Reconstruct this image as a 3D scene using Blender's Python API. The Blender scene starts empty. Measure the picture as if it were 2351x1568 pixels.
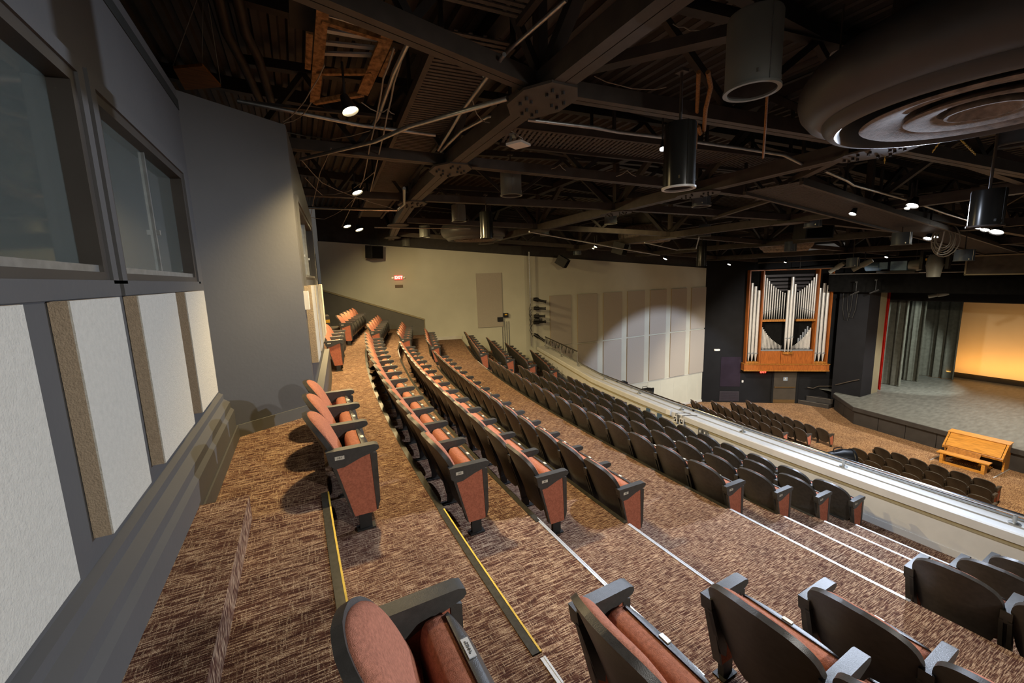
import bpy, bmesh, math, random
from mathutils import Vector, Matrix
random.seed(7)
S = bpy.context.scene
COL = S.collection
# ------------------------------------------------------------------ camera, world, exposure
CAMM = Matrix(((0.891419, 0.096732, -0.442735), (-0.452106, 0.122629, -0.883494), (-0.03117, 0.987727, 0.153047)))
HC = 1.786          # eye height above the floor of the top row
FPX = 960.8312      # focal length in pixels of the 2351 wide frame
def ray(u, v):      # direction through a picture point; its backward z keeps the sign convention of the camera
    return CAMM @ Vector(((u-1175.5)/FPX, (784-v)/FPX, -1.0))
cd = bpy.data.cameras.new('camera'); cd.sensor_width = 36; cd.lens = FPX*36/2351; cd.clip_start = .05; cd.clip_end = 200
cam = bpy.data.objects.new('camera', cd); COL.objects.link(cam)
r3 = CAMM.copy()
cam.matrix_world = Matrix.Translation((0, 0, HC)) @ r3.to_4x4()
S.camera = cam
w = bpy.data.worlds.new('world'); S.world = w; w.use_nodes = True
w.node_tree.nodes['Background'].inputs[0].default_value = (.8, .74, .66, 1)
w.node_tree.nodes['Background'].inputs[1].default_value = .065
vs = S.view_settings
vs.view_transform = 'Standard'; vs.look = 'None'; vs.gamma = 1; vs.exposure = .45; vs.use_curve_mapping = False
S.cycles.use_denoising = True
S.cycles.max_bounces = 6; S.cycles.diffuse_bounces = 4; S.cycles.sample_clamp_indirect = 8

def light(kind, loc, energy, col, size=.1, target=None, spot=None, blend=.5, sx=None, sy=None):
    d = bpy.data.lights.new('light', kind); d.energy = energy; d.color = col
    if kind == 'AREA':
        d.shape = 'RECTANGLE'; d.size = sx or size; d.size_y = sy or size
    else:
        d.shadow_soft_size = size
    if kind == 'SPOT':
        d.spot_size = math.radians(spot); d.spot_blend = blend
    o = bpy.data.objects.new('light', d); COL.objects.link(o); o.location = loc
    if target is not None:
        o.rotation_euler = (Vector(target)-Vector(loc)).to_track_quat('-Z', 'Y').to_euler()
    return o
WARM = (1, .74, .36); COOL = (.72, .82, 1); NEUT = (1, .93, .82); AMB = (1, .72, .3)
#LIGHTS
# tungsten work lights under the roof along the booth wall
for loc, tg, e in (((.80, 4.6, 3.30), (1.9, 5.2, -.4), 420), ((1.16, 8.6, 3.26), (2.7, 9.0, -.6), 900),
                   ((1.48, 13.4, 3.20), (2.8, 12.2, -.4), 640), ((1.95, 14.2, 3.16), (4.2, 15.6, -.6), 430)):
    light('SPOT', loc, e, WARM, .08, tg, 145, .6)
# cool LED heads on the house catwalks, then warm and neutral spots over the house
light('SPOT', (4.0, 3.85, 2.95), 430, COOL, .05, (4.8, 2.6, -1.5), 150, .5)
light('SPOT', (3.2, -2.6, 2.9), 560, (1, .96, .9), .08, (2.2, .6, -.6), 116, .6)  # added neutral spot for the unseen house lights behind the camera
light('SPOT', (10.2, 3.85, 2.6), 1900, COOL, .06, (3.6, 2.2, -1.2), 80, .5)
light('SPOT', (10.35, 4.75, 2.65), 700, COOL, .06, (6.5, 7.0, -1.8), 95, .6)
light('SPOT', (17.2, 5.6, 1.9), 3000, COOL, .06, (18.3, 17.5, -7.4), 58, .25)
light('SPOT', (9.0, 9.0, 2.7), 120, WARM, .08, (13, 17.5, 0), 110, .7)
light('SPOT', (17.2, 3.9, 1.8), 3300, (1, .84, .6), .08, (21.0, 7.0, -6.4), 120, .6)
light('SPOT', (16.9, 13.5, 2.0), 2100, (1, .86, .66), .08, (22.5, 12.0, -6.4), 110, .6)
light('SPOT', (20.5, 7.5, 1.3), 1050, NEUT, .08, (26.0, 14.5, -2.0), 60, .5)
# stage lights above the stage and behind the border
light('SPOT', (28.4, 6.0, .35), 1900, NEUT, .15, (27.9, 8.0, -5.5), 100, .6)
light('SPOT', (30.9, 4.6, -.05), 2600, (.95, 1, .88), .15, (33.0, 12.6, -4.2), 50, .3)
light('AREA', (36.3, 5.0, -5.1), 210, (1, .46, .09), 1, (37.5, 5.0, -3.3), sx=12, sy=.3)
# ------------------------------------------------------------------ materials
def mat(name, col, rough=.6, metal=0., amt=.12, scale=8., bump=0., emit=0., spec=.4, stretch=None, bscale=None):
    m = bpy.data.materials.new(name); m.use_nodes = True; n = m.node_tree.nodes; l = m.node_tree.links
    b = n['Principled BSDF']; b.inputs['Roughness'].default_value = rough; b.inputs['Metallic'].default_value = metal
    b.inputs['Specular IOR Level'].default_value = spec
    tc = n.new('ShaderNodeTexCoord'); mp = n.new('ShaderNodeMapping'); l.new(tc.outputs['Object'], mp.inputs[0])
    if stretch: mp.inputs['Scale'].default_value = stretch
    nz = n.new('ShaderNodeTexNoise'); nz.inputs['Scale'].default_value = scale; nz.inputs['Detail'].default_value = 4
    l.new(mp.outputs[0], nz.inputs[0])
    cr = n.new('ShaderNodeValToRGB'); l.new(nz.outputs[0], cr.inputs[0])
    cr.color_ramp.elements[0].position = .3; cr.color_ramp.elements[1].position = .7
    cr.color_ramp.elements[0].color = (*[c*(1-amt) for c in col], 1); cr.color_ramp.elements[1].color = (*[min(1, c*(1+amt)) for c in col], 1)
    l.new(cr.outputs[0], b.inputs['Base Color'])
    if bump:
        nb = n.new('ShaderNodeTexNoise'); nb.inputs['Scale'].default_value = bscale or scale*6; l.new(mp.outputs[0], nb.inputs[0])
        bp = n.new('ShaderNodeBump'); bp.inputs['Strength'].default_value = bump; bp.inputs['Distance'].default_value = .01
        l.new(nb.outputs[0], bp.inputs['Height']); l.new(bp.outputs[0], b.inputs['Normal'])
    if emit:
        b.inputs['Emission Color'].default_value = (*col, 1); b.inputs['Emission Strength'].default_value = emit
    return m
def carpet(name, dark, mid, tan, k=1.0):
    m = bpy.data.materials.new(name); m.use_nodes = True; n = m.node_tree.nodes; l = m.node_tree.links
    b = n['Principled BSDF']; b.inputs['Roughness'].default_value = .95; b.inputs['Specular IOR Level'].default_value = .1
    tc = n.new('ShaderNodeTexCoord')
    def nz(sc, sx, sy, det=2.0):
        mp = n.new('ShaderNodeMapping'); mp.inputs['Scale'].default_value = (sx*k, sy*k, 20*k); l.new(tc.outputs['Object'], mp.inputs[0])
        t = n.new('ShaderNodeTexNoise'); t.inputs['Scale'].default_value = sc; t.inputs['Detail'].default_value = det; l.new(mp.outputs[0], t.inputs[0])
        return t.outputs[0]
    a = nz(1, 11, 150); c = nz(1, 150, 16); g = nz(1, 250, 250, 1); big = nz(1, 3, 3)
    def ramp(src, p0, p1, c0, c1):
        r = n.new('ShaderNodeValToRGB'); r.color_ramp.elements[0].position = p0; r.color_ramp.elements[1].position = p1
        r.color_ramp.elements[0].color = (*c0, 1); r.color_ramp.elements[1].color = (*c1, 1); l.new(src, r.inputs[0]); return r.outputs[0]
    def mix(f, x, y, mode='MIX'):
        q = n.new('ShaderNodeMix'); q.data_type = 'RGBA'; q.blend_type = mode
        if isinstance(f, float): q.inputs[0].default_value = f
        else: l.new(f, q.inputs[0])
        for s_, i in ((x, 6), (y, 7)):
            if isinstance(s_, tuple): q.inputs[i].default_value = (*s_, 1)
            else: l.new(s_, q.inputs[i])
        return q.outputs[2]
    base = ramp(a, .38, .62, dark, mid)
    fa = ramp(a, .49, .61, (0, 0, 0), (1, 1, 1)); fc = ramp(c, .54, .66, (0, 0, 0), (.75, .75, .75)); fg = ramp(g, .42, .62, (.15, .15, .15), (1, 1, 1))
    f = mix(1.0, mix(1.0, fa, fc, 'LIGHTEN'), fg, 'MULTIPLY')
    col = mix(f, base, tan)
    col = mix(1.0, col, ramp(big, .3, .7, (.82, .8, .8), (1.12, 1.1, 1.05)), 'MULTIPLY')
    l.new(col, b.inputs['Base Color'])
    bp = n.new('ShaderNodeBump'); bp.inputs['Strength'].default_value = .6; bp.inputs['Distance'].default_value = .006
    l.new(g, bp.inputs['Height']); l.new(bp.outputs[0], b.inputs['Normal'])
    return m
def glass(name, col, rough=.03):
    m = bpy.data.materials.new(name); m.use_nodes = True; n = m.node_tree.nodes; l = m.node_tree.links
    b = n['Principled BSDF']; nz = n.new('ShaderNodeTexNoise'); nz.inputs['Scale'].default_value = 3
    cr = n.new('ShaderNodeMapRange'); cr.inputs[3].default_value = rough; cr.inputs[4].default_value = rough+.07; l.new(nz.outputs[0], cr.inputs[0]); l.new(cr.outputs[0], b.inputs['Roughness'])
    b.inputs['Base Color'].default_value = (*col, 1); b.inputs['Transmission Weight'].default_value = .85; b.inputs['IOR'].default_value = 1.5
    return m
M = {}
M['carpet'] = carpet('carpet', (.055, .023, .018), (.165, .078, .05), (.56, .43, .30))
M['carpet_far'] = carpet('carpet_far', (.12, .06, .035), (.30, .17, .09), (.52, .37, .22), .6)
M['grey_wall'] = mat('grey_wall', (.080, .079, .079), .55, amt=.05, scale=2, bump=.08, bscale=30)
M['cream_wall'] = mat('cream_wall', (.51, .515, .44), .7, amt=.04, scale=1.5, bump=.05, bscale=20)
M['dado'] = mat('dado', (.115, .112, .10), .6, amt=.06, scale=3)
M['white_trim'] = mat('white_trim', (.52, .52, .5), .5, amt=.05, scale=5)
M['parapet'] = mat('parapet', (.55, .55, .53), .5, amt=.05, scale=4, bump=.05)
M['tan_strip'] = mat('tan_strip', (.30, .26, .16), .6, amt=.08, scale=8)
M['black_wall'] = mat('black_wall', (.0085, .0088, .0105), .8, amt=.12, scale=2, bump=.05, bscale=25, spec=.15)
M['navy_wall'] = mat('navy_wall', (.0105, .0112, .0145), .8, amt=.1, scale=2, bump=.05, bscale=25, spec=.15)
M['olive_wall'] = mat('olive_wall', (.20, .18, .12), .6, amt=.06, scale=2)
M['panel'] = mat('panel', (.48, .462, .41), .95, amt=.05, scale=40, bump=.5, bscale=120, spec=.1)
M['panel_side'] = mat('panel_side', (.34, .27, .19), .95, amt=.1, scale=60, bump=.5, bscale=160, spec=.1)
M['panel_far'] = mat('panel_far', (.39, .36, .32), .95, amt=.05, scale=30, bump=.4, bscale=90, spec=.1)
M['steel'] = mat('steel', (.060, .049, .040), .55, amt=.2, scale=6, spec=.35)
M['steel_dark'] = mat('steel_dark', (.028, .024, .021), .6, amt=.2, scale=6)
M['deck'] = mat('deck', (.05, .043, .036), .6, amt=.25, scale=3)
M['grate'] = mat('grate', (.10, .088, .075), .6, amt=.2, scale=30)
M['rust'] = mat('rust', (.30, .15, .055), .8, amt=.55, scale=22, bump=.4, spec=.2)
M['galv'] = mat('galv', (.42, .43, .42), .35, .8, amt=.15, scale=20)
M['chrome'] = mat('chrome', (.62, .64, .66), .13, 1., amt=.04, scale=20)
M['alu'] = mat('alu', (.50, .51, .53), .42, .6, amt=.06, scale=30)
M['brass'] = mat('brass', (.55, .42, .10), .35, .5, amt=.1, scale=30)
M['nosing_black'] = mat('nosing_black', (.03, .028, .022), .35, amt=.4, scale=40)
M['plastic'] = mat('plastic', (.042, .038, .034), .42, amt=.25, scale=25, bump=.12, bscale=260, spec=.5)
M['arm'] = mat('arm', (.045, .044, .042), .42, amt=.15, scale=40, bump=.15, bscale=400, spec=.5)
M['fabric'] = mat('fabric', (.39, .158, .103), .9, amt=.22, scale=70, bump=.5, bscale=330, spec=.15, stretch=(1, 1, 2.2))
M['fabric_side'] = mat('fabric_side', (.40, .135, .082), .9, amt=.2, scale=80, bump=.4, bscale=330, spec=.15)
M['post'] = mat('post', (.02, .02, .02), .5, amt=.2, scale=20)
M['plate'] = mat('plate', (.62, .60, .52), .4, .2, amt=.05, scale=40)
M['ink'] = mat('ink', (.02, .02, .02), .5, amt=.1)
M['can_grey'] = mat('can_grey', (.20, .21, .19), .45, .1, amt=.06, scale=4)
M['can_blue'] = mat('can_blue', (.13, .16, .19), .4, .2, amt=.08, scale=4)
M['can_black'] = mat('can_black', (.02, .02, .018), .25, .2, amt=.1, scale=6)
M['can_in'] = mat('can_in', (.06, .05, .045), .6, amt=.15, scale=10)
M['ring_white'] = mat('ring_white', (.55, .55, .53), .4, amt=.05)
M['diffuser'] = mat('diffuser', (.085, .083, .08), .42, .15, amt=.1, scale=3)
M['diffuser_dusty'] = mat('diffuser_dusty', (.23, .19, .155), .9, amt=.4, scale=14, bump=.4)
M['rope'] = mat('rope', (.30, .14, .04), .9, amt=.4, scale=60, bump=.5)
M['cable'] = mat('cable', (.30, .27, .22), .6, amt=.1)
M['cable_black'] = mat('cable_black', (.02, .02, .02), .5, amt=.1)
M['white_plastic'] = mat('white_plastic', (.70, .69, .66), .45, amt=.03)
M['orange_wood'] = mat('orange_wood', (.42, .16, .03), .55, amt=.3, scale=5, stretch=(1, 8, 1))
M['bulb_warm'] = mat('bulb_warm', (1, .80, .45), .4, amt=0, emit=45)
M['bulb_cool'] = mat('bulb_cool', (.85, .93, 1), .4, amt=0, emit=45)
M['bulb_neut'] = mat('bulb_neut', (1, .95, .85), .4, amt=0, emit=25)
M['exit_red'] = mat('exit_red', (1, .05, .03), .5, amt=0, emit=4)
M['exit_face'] = mat('exit_face', (.62, .09, .07), .5, amt=0, emit=.6)
M['exit_white'] = mat('exit_white', (1, .72, .66), .5, amt=0, emit=1.0)
M['walnut'] = mat('walnut', (.29, .085, .014), .4, amt=.35, scale=3, stretch=(14, 14, 1.2), spec=.45)
M['oak'] = mat('oak', (.52, .235, .04), .35, amt=.28, scale=3, stretch=(8, 1, 8), spec=.5)
M['oak_dark'] = mat('oak_dark', (.30, .12, .02), .4, amt=.3, scale=3, stretch=(6, 6, 1))
M['pipe'] = mat('pipe', (.66, .66, .66), .35, .45, amt=.05, scale=6)
M['pipe_lead'] = mat('pipe_lead', (.30, .34, .40), .35, .5, amt=.1, scale=6)
M['stage_floor'] = mat('stage_floor', (.125, .13, .12), .45, amt=.25, scale=2.2, stretch=(1, 3, 1), bump=.05)
M['apron'] = mat('apron', (.035, .032, .032), .55, amt=.15, scale=3)
M['curtain'] = mat('curtain', (.095, .10, .088), .95, amt=.15, scale=6, spec=.05, bump=.2)
M['black_cloth'] = mat('black_cloth', (.006, .006, .006), .95, amt=.2, scale=6, spec=.05)
M['red_cloth'] = mat('red_cloth', (.36, .014, .009), .85, amt=.15, scale=6, spec=.1)
M['cyc'] = mat('cyc', (.60, .50, .34), .9, amt=.03, scale=1)
M['screen'] = mat('screen', (.018, .014, .024), .25, amt=.2, scale=1.5)
M['louver'] = mat('louver', (.03, .026, .032), .5, amt=.1)
M['black_metal'] = mat('black_metal', (.012, .012, .013), .4, .2, amt=.2, scale=12)
M['blue_metal'] = mat('blue_metal', (.12, .20, .30), .35, .4, amt=.15, scale=10)
M['speaker'] = mat('speaker', (.02, .02, .019), .6, amt=.2, scale=10)
M['yellow'] = mat('yellow', (.75, .42, .02), .5, amt=.1)
M['brown_plate'] = mat('brown_plate', (.10, .06, .025), .4, amt=.1)
M['door_dark'] = mat('door_dark', (.05, .043, .036), .45, amt=.12, scale=3)
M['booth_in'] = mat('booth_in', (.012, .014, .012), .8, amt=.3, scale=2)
M['glass'] = glass('glass', (.40, .46, .43))
M['sign_blue'] = mat('sign_blue', (.20, .25, .33), .5, amt=.1)
# ------------------------------------------------------------------ mesh helpers
class MB:
    def __init__(s): s.bm = bmesh.new()
    def _add(s, vs, fs):
        v = [s.bm.verts.new(p) for p in vs]
        for f in fs:
            try: s.bm.faces.new([v[i] for i in f])
            except ValueError: pass
        return v
    def box(s, c, d, rot=None):
        h = [x/2 for x in d]; vs = []
        for i in (-1, 1):
            for j in (-1, 1):
                for k in (-1, 1):
                    p = Vector((i*h[0], j*h[1], k*h[2]))
                    if rot is not None: p = rot @ p
                    vs.append(p+Vector(c))
        s._add(vs, ((0, 1, 3, 2), (4, 6, 7, 5), (0, 4, 5, 1), (2, 3, 7, 6), (0, 2, 6, 4), (1, 5, 7, 3))); return s
    def bar(s, a, b, w, h, up=(0, 0, 1)):
        a = Vector(a); b = Vector(b); d = (b-a); L = d.length; d.normalize(); u = Vector(up)
        sd = d.cross(u)
        if sd.length < 1e-4: sd = d.cross(Vector((1, 0, 0)))
        sd.normalize(); u = sd.cross(d)
        rot = Matrix((d, sd, u)).transposed()
        return s.box((a+b)/2, (L, w, h), rot)
    def prism(s, poly, a, b):   # poly: list of 3d points, extruded from a to b (offset vectors)
        n = len(poly); a = Vector(a); b = Vector(b)
        vs = [Vector(p)+a for p in poly]+[Vector(p)+b for p in poly]
        s._add(vs, [tuple(range(n))[::-1], tuple(range(n, 2*n))]+[(i, (i+1) % n, (i+1) % n+n, i+n) for i in range(n)]); return s
    def tube(s, pts, r, n=8, cap=True):
        pts = [Vector(p) for p in pts]; rings = []; prev = None
        for i, p in enumerate(pts):
            d = (pts[min(i+1, len(pts)-1)]-pts[max(i-1, 0)]).normalized()
            x = d.orthogonal().normalized() if prev is None else (prev-d*prev.dot(d)).normalized()
            prev = x; y = d.cross(x); rr = r[i] if isinstance(r, (list, tuple)) else r
            rings.append([s.bm.verts.new(p+(x*math.cos(t)+y*math.sin(t))*rr) for t in [2*math.pi*k/n for k in range(n)]])
        for a, b in zip(rings, rings[1:]):
            for k in range(n): s.bm.faces.new((a[k], a[(k+1) % n], b[(k+1) % n], b[k]))
        if cap:
            s.bm.faces.new(rings[0][::-1]); s.bm.faces.new(rings[-1])
        return s
    def lathe(s, prof, c=(0, 0, 0), n=32, axis=(0, 0, 1), close=False):   # prof: (r, z)
        ax = Vector(axis).normalized(); x = ax.orthogonal().normalized(); y = ax.cross(x); c = Vector(c)
        rings = []
        for r, z in prof:
            if r < 1e-5: rings.append([s.bm.verts.new(c+ax*z)])
            else: rings.append([s.bm.verts.new(c+ax*z+(x*math.cos(t)+y*math.sin(t))*r) for t in [2*math.pi*k/n for k in range(n)]])
        pr = list(zip(rings, rings[1:]))
        if close: pr.append((rings[-1], rings[0]))
        for a, b in pr:
            for k in range(n):
                f = [a[k % len(a)], a[(k+1) % len(a)], b[(k+1) % len(b)], b[k % len(b)]]
                f = list(dict.fromkeys(f))
                if len(f) > 2:
                    try: s.bm.faces.new(f)
                    except ValueError: pass
        return s
    def grid2(s, A, B):       # closed slab between two point grids
        nu, nv = len(A), len(A[0]); V = [[[s.bm.verts.new(p) for p in row] for row in G] for G in (A, B)]
        for i in range(nu-1):
            for j in range(nv-1):
                a = V[0]; b = V[1]
                s.bm.faces.new((a[i][j], a[i+1][j], a[i+1][j+1], a[i][j+1])); s.bm.faces.new((b[i][j], b[i][j+1], b[i+1][j+1], b[i+1][j]))
        E = [(i, 0) for i in range(nu)]+[(nu-1, j) for j in range(1, nv)]+[(i, nv-1) for i in range(nu-2, -1, -1)]+[(0, j) for j in range(nv-2, 0, -1)]
        for (i, j), (k, l) in zip(E, E[1:]+E[:1]):
            s.bm.faces.new((V[0][i][j], V[1][i][j], V[1][k][l], V[0][k][l]))
        return s
    def sheet(s, G):
        V = [[s.bm.verts.new(p) for p in row] for row in G]
        for i in range(len(V)-1):
            for j in range(len(V[0])-1): s.bm.faces.new((V[i][j], V[i+1][j], V[i+1][j+1], V[i][j+1]))
        return s
    def bevel(s, w, seg=2):
        bmesh.ops.bevel(s.bm, geom=[e for e in s.bm.edges if e.is_manifold and e.calc_face_angle(0) > .5], offset=w, segments=seg, profile=.5, affect='EDGES'); return s
    def mesh(s, name, m, smooth=None):
        bmesh.ops.recalc_face_normals(s.bm, faces=s.bm.faces[:])
        me = bpy.data.meshes.new(name); s.bm.to_mesh(me); s.bm.free(); me.materials.append(m if not isinstance(m, str) else M[m])
        if smooth:
            me.polygons.foreach_set('use_smooth', [True]*len(me.polygons)); me.set_sharp_from_angle(angle=math.radians(smooth))
        return me
    def obj(s, name, m, parent=None, smooth=None, loc=None):
        o = bpy.data.objects.new(name, s.mesh(name, m, smooth)); COL.objects.link(o)
        if parent is not None: o.parent = parent
        if loc is not None: o.location = loc
        return o
def tag(o, label, cat, group=None):
    o['label'] = label; o['category'] = cat
    if group: o['group'] = group
    return o
def struct(o): o['kind'] = 'structure'; return o
def thing(name, loc, label, cat, group=None, rz=0.0):
    o = bpy.data.objects.new(name, None); COL.objects.link(o); o.location = loc; o.rotation_euler = (0, 0, rz); o.empty_display_size = .1
    return tag(o, label, cat, group)
def copy_tree(o, parent=None):
    c = o.copy(); COL.objects.link(c)
    if parent is not None: c.parent = parent
    for ch in [x for x in o.children]: copy_tree(ch, c)
    return c
def text_mesh(txt, size, depth=.001, bold=0.0):
    cu = bpy.data.curves.new('text', 'FONT'); cu.body = txt; cu.size = size; cu.extrude = depth; cu.align_x = 'CENTER'; cu.align_y = 'CENTER'; cu.offset = bold
    o = bpy.data.objects.new('text', cu); COL.objects.link(o)
    dg = bpy.context.evaluated_depsgraph_get(); me = bpy.data.meshes.new_from_object(o.evaluated_get(dg))
    bpy.data.objects.remove(o); return me
def text_obj(name, txt, size, m, parent, mat4, depth=.001, bold=0.0):
    me = text_mesh(txt, size, depth, bold); me.materials.clear(); me.materials.append(M[m])
    o = bpy.data.objects.new(name, me); COL.objects.link(o); o.parent = parent; o.matrix_local = mat4; return o
def frame4(origin, x, y):     # 4x4 with given local x and y axes
    x = Vector(x).normalized(); y = Vector(y).normalized(); z = x.cross(y)
    m = Matrix((x, y, z)).transposed().to_4x4(); m.translation = Vector(origin); return m
def PD(u, v, D):              # point at horizontal distance D
    d = ray(u, v); t = D/math.hypot(d.x, d.y); return Vector((d.x*t, d.y*t, HC+d.z*t))
def PC(u, v, a=3.65, s=.065): # point on the sloping roof plane z = a - s (x-2)
    d = ray(u, v); t = (a+2*s-HC)/(d.z+s*d.x); return Vector((d.x*t, d.y*t, HC+d.z*t))
ORD = ['', 'first', 'second', 'third', 'fourth', 'fifth', 'sixth', 'seventh', 'eighth', 'ninth', 'tenth', 'eleventh', 'twelfth', 'thirteenth', 'fourteenth', 'fifteenth', 'sixteenth']
# ------------------------------------------------------------------ plan of the seating tiers (arcs around the stage)
CX, CY, YB, SL = 59.96, 3.05, 13.0, .2536
def xl(r, y):
    if y <= YB: return CX-math.sqrt(r*r-(y-CY)**2)
    return CX-math.sqrt(r*r-(YB-CY)**2)+SL*(y-YB)
def slope(r, y):
    return (y-CY)/math.sqrt(r*r-(y-CY)**2) if y <= YB else SL
def ywall(x): return 19.2-.2536*(x-3.1) if x < 9.57 else 17.56
def yend(r):
    y = 17.5
    for _ in range(30): y = ywall(xl(r, y))
    return y
ZF = dict(HH=0., GG=-.369, FF=-.699, EE=-1.0, DD=-1.374, CC=-1.689, BB=-1.992, AA=-2.305)
NOSE = dict(HH=59.91, GG=59.109, FF=58.24, EE=57.23, DD=55.67, CC=54.66, BB=53.78, AA=52.95)   # riser in front of which each row stands
RTIP = dict(HH=59.554, GG=58.667, FF=57.813, EE=56.937, DD=55.347, CC=54.407, BB=53.494, AA=52.587)
ROWS = list(ZF)
def line_pts(r, y0, y1, n):
    return [(xl(r, y0+(y1-y0)*i/n), y0+(y1-y0)*i/n) for i in range(n+1)]
Y0 = -5.0
mb = MB()
def tread(A, B, z, zr):    # carpeted tread between plan lines A and B, with the riser up to zr along A
    for (a, b), (a2, b2) in zip(zip(A, B), zip(A[1:], B[1:])):
        mb._add([(*a, z), (*b, z), (*b2, z), (*a2, z)], [(0, 1, 2, 3)])
        if zr is not None: mb._add([(*a, z), (*a2, z), (*a2, zr), (*a, zr)], [(0, 1, 2, 3)])
# back tier behind the top row, only up to the end of the booth front
A = [(-.77, Y0+(5.1-Y0)*i/20) for i in range(21)]; tread(A, [(xl(NOSE['HH'], y), y) for _, y in A], .33, None)
for i, k in enumerate(ROWS):
    r0 = NOSE[k]; r1 = NOSE[ROWS[i+1]] if i < 7 else 52.05
    if k == 'HH':
        tread(line_pts(r0, Y0, 5.09, 20), line_pts(r1, Y0, 5.09, 20), 0, .33)
        y1 = 18.6; A = [(-.5+.081*(y-5.09), y) for y in [5.09+(y1-5.09)*j/30 for j in range(31)]]
        tread(A, [(xl(r1, y), y) for _, y in A], 0, None)
        tread([A[-1], A[-1]], [(xl(r1, y1), y1), (xl(r1, yend(r1)), yend(r1))], 0, None)
    else:
        n = 44; a = line_pts(r0, Y0, yend(r0), n); b = line_pts(r1, Y0, yend(r1) if i < 7 else 17.6, n); tread(a, b, ZF[k], ZF[ROWS[i-1]])
# the carpeted step along the booth wall
mb.box((-.58, .5, .408), (.36, 4.9, .156))
fl = struct(mb.obj('floor', 'carpet'))
# orchestra floor, a gentle rake, then level in front of the stage
mb = MB(); nx = 20
def zo(x): return -6.43 if x > 21.8 else -6.43+(21.8-x)*.045
xs = [8.4+(28.6-8.4)*i/nx for i in range(nx+1)]
for a, b in zip(xs, xs[1:]):
    mb._add([(a, -6, zo(a)), (b, -6, zo(b)), (b, 17.6, zo(b)), (a, 17.6, zo(a))], [(0, 1, 2, 3)])
struct(mb.obj('floor', 'carpet_far'))
# ------------------------------------------------------------------ booth wall on the left (with window openings), return wall and rear booth wall
def wall_with_holes(name, o, d, L, z0, z1, holes, thick, m, nrm, ztop2=None):
    """vertical slab from o along d; holes are (s0,s1,z0,z1); front face on the room side nrm"""
    o = Vector((*o, 0)); d = Vector((*d, 0)).normalized(); n = Vector((*nrm, 0)).normalized(); mb = MB()
    ss = sorted({0, L, *[h[0] for h in holes], *[h[1] for h in holes]}); zz = sorted({z0, z1, *[h[2] for h in holes], *[h[3] for h in holes]})
    for a, b in zip(ss, ss[1:]):
        for c, e in zip(zz, zz[1:]):
            if any(h[0] <= (a+b)/2 <= h[1] and h[2] <= (c+e)/2 <= h[3] for h in holes): continue
            def zt(s, z): return z if z < z1 or ztop2 is None else z1+(ztop2-z1)*s/L
            P = [o+d*a+Vector((0, 0, c)), o+d*b+Vector((0, 0, c)), o+d*b+Vector((0, 0, zt(b, e))), o+d*a+Vector((0, 0, zt(a, e)))]
            mb.prism(P, (0, 0, 0), -n*thick)
    return mb.obj(name, m)
struct(wall_with_holes('wall_left', (-.755, -2.2), (0, 1), 6.9, .2, 3.42, [(1.0, 4.68, 1.81, 2.68), (4.85, 6.5, 1.81, 2.68)], .15, 'grey_wall', (1, 0)))
# return wall that steps out to the nosing of the back tier
mb = MB(); a = Vector((-.764, 4.622, 0)); b = Vector((.043, 5.085, 0)); n_ = Vector((.4976, -.8674, 0))
mb.prism([a+Vector((0, 0, .1)), b+Vector((0, 0, 0)), b+Vector((0, 0, 3.385)), a+Vector((0, 0, 3.42))], (0, 0, 0), -n_*.12)
struct(mb.obj('wall_left', 'grey_wall'))
W2 = Vector((.0808, .9967, 0)); W2o = Vector((.043, 5.085, 0)); W2n = Vector((.9967, -.0808, 0))
struct(wall_with_holes('wall_left', (W2o.x, W2o.y), (W2.x, W2.y), 3.6, -.05, 3.38, [(.27, 2.85, 1.81, 2.69)], .12, 'grey_wall', (W2n.x, W2n.y), 2.95))
# beyond the rear window: dark entrance wall with a door above steps
W2r = W2o+W2*3.48-W2n*.45
mb = MB(); mb.prism([W2o+W2*3.48+Vector((0, 0, -.05)), W2r+Vector((0, 0, -.05)), W2r+Vector((0, 0, 2.95)), W2o+W2*3.48+Vector((0, 0, 2.95))], (0, 0, 0), W2*.12); struct(mb.obj('wall_left', 'grey_wall'))
struct(wall_with_holes('wall_left', tuple(W2r[:2]), (W2.x, W2.y), 11.4, -.05, 2.95, [(4.2, 5.2, .82, 2.7)], .12, 'door_dark', (W2n.x, W2n.y), 3.0))
dm = MB(); q = W2r+W2*4.2-W2n*.07
dm.prism([q+Vector((0, 0, .82)), q+W2*1.0+Vector((0, 0, .82)), q+W2*1.0+Vector((0, 0, 2.7)), q+Vector((0, 0, 2.7))], (0, 0, 0), -W2n*.045)
d1 = struct(dm.obj('door_1', 'door_dark'))
hb = MB(); hb.tube([q+W2*.12+Vector((0, 0, 1.75)), q+W2*.12+W2n*.05+Vector((0, 0, 1.75)), q+W2*.24+W2n*.05+Vector((0, 0, 1.75))], .012); hb.obj('door_handle', 'galv', d1)
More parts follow.
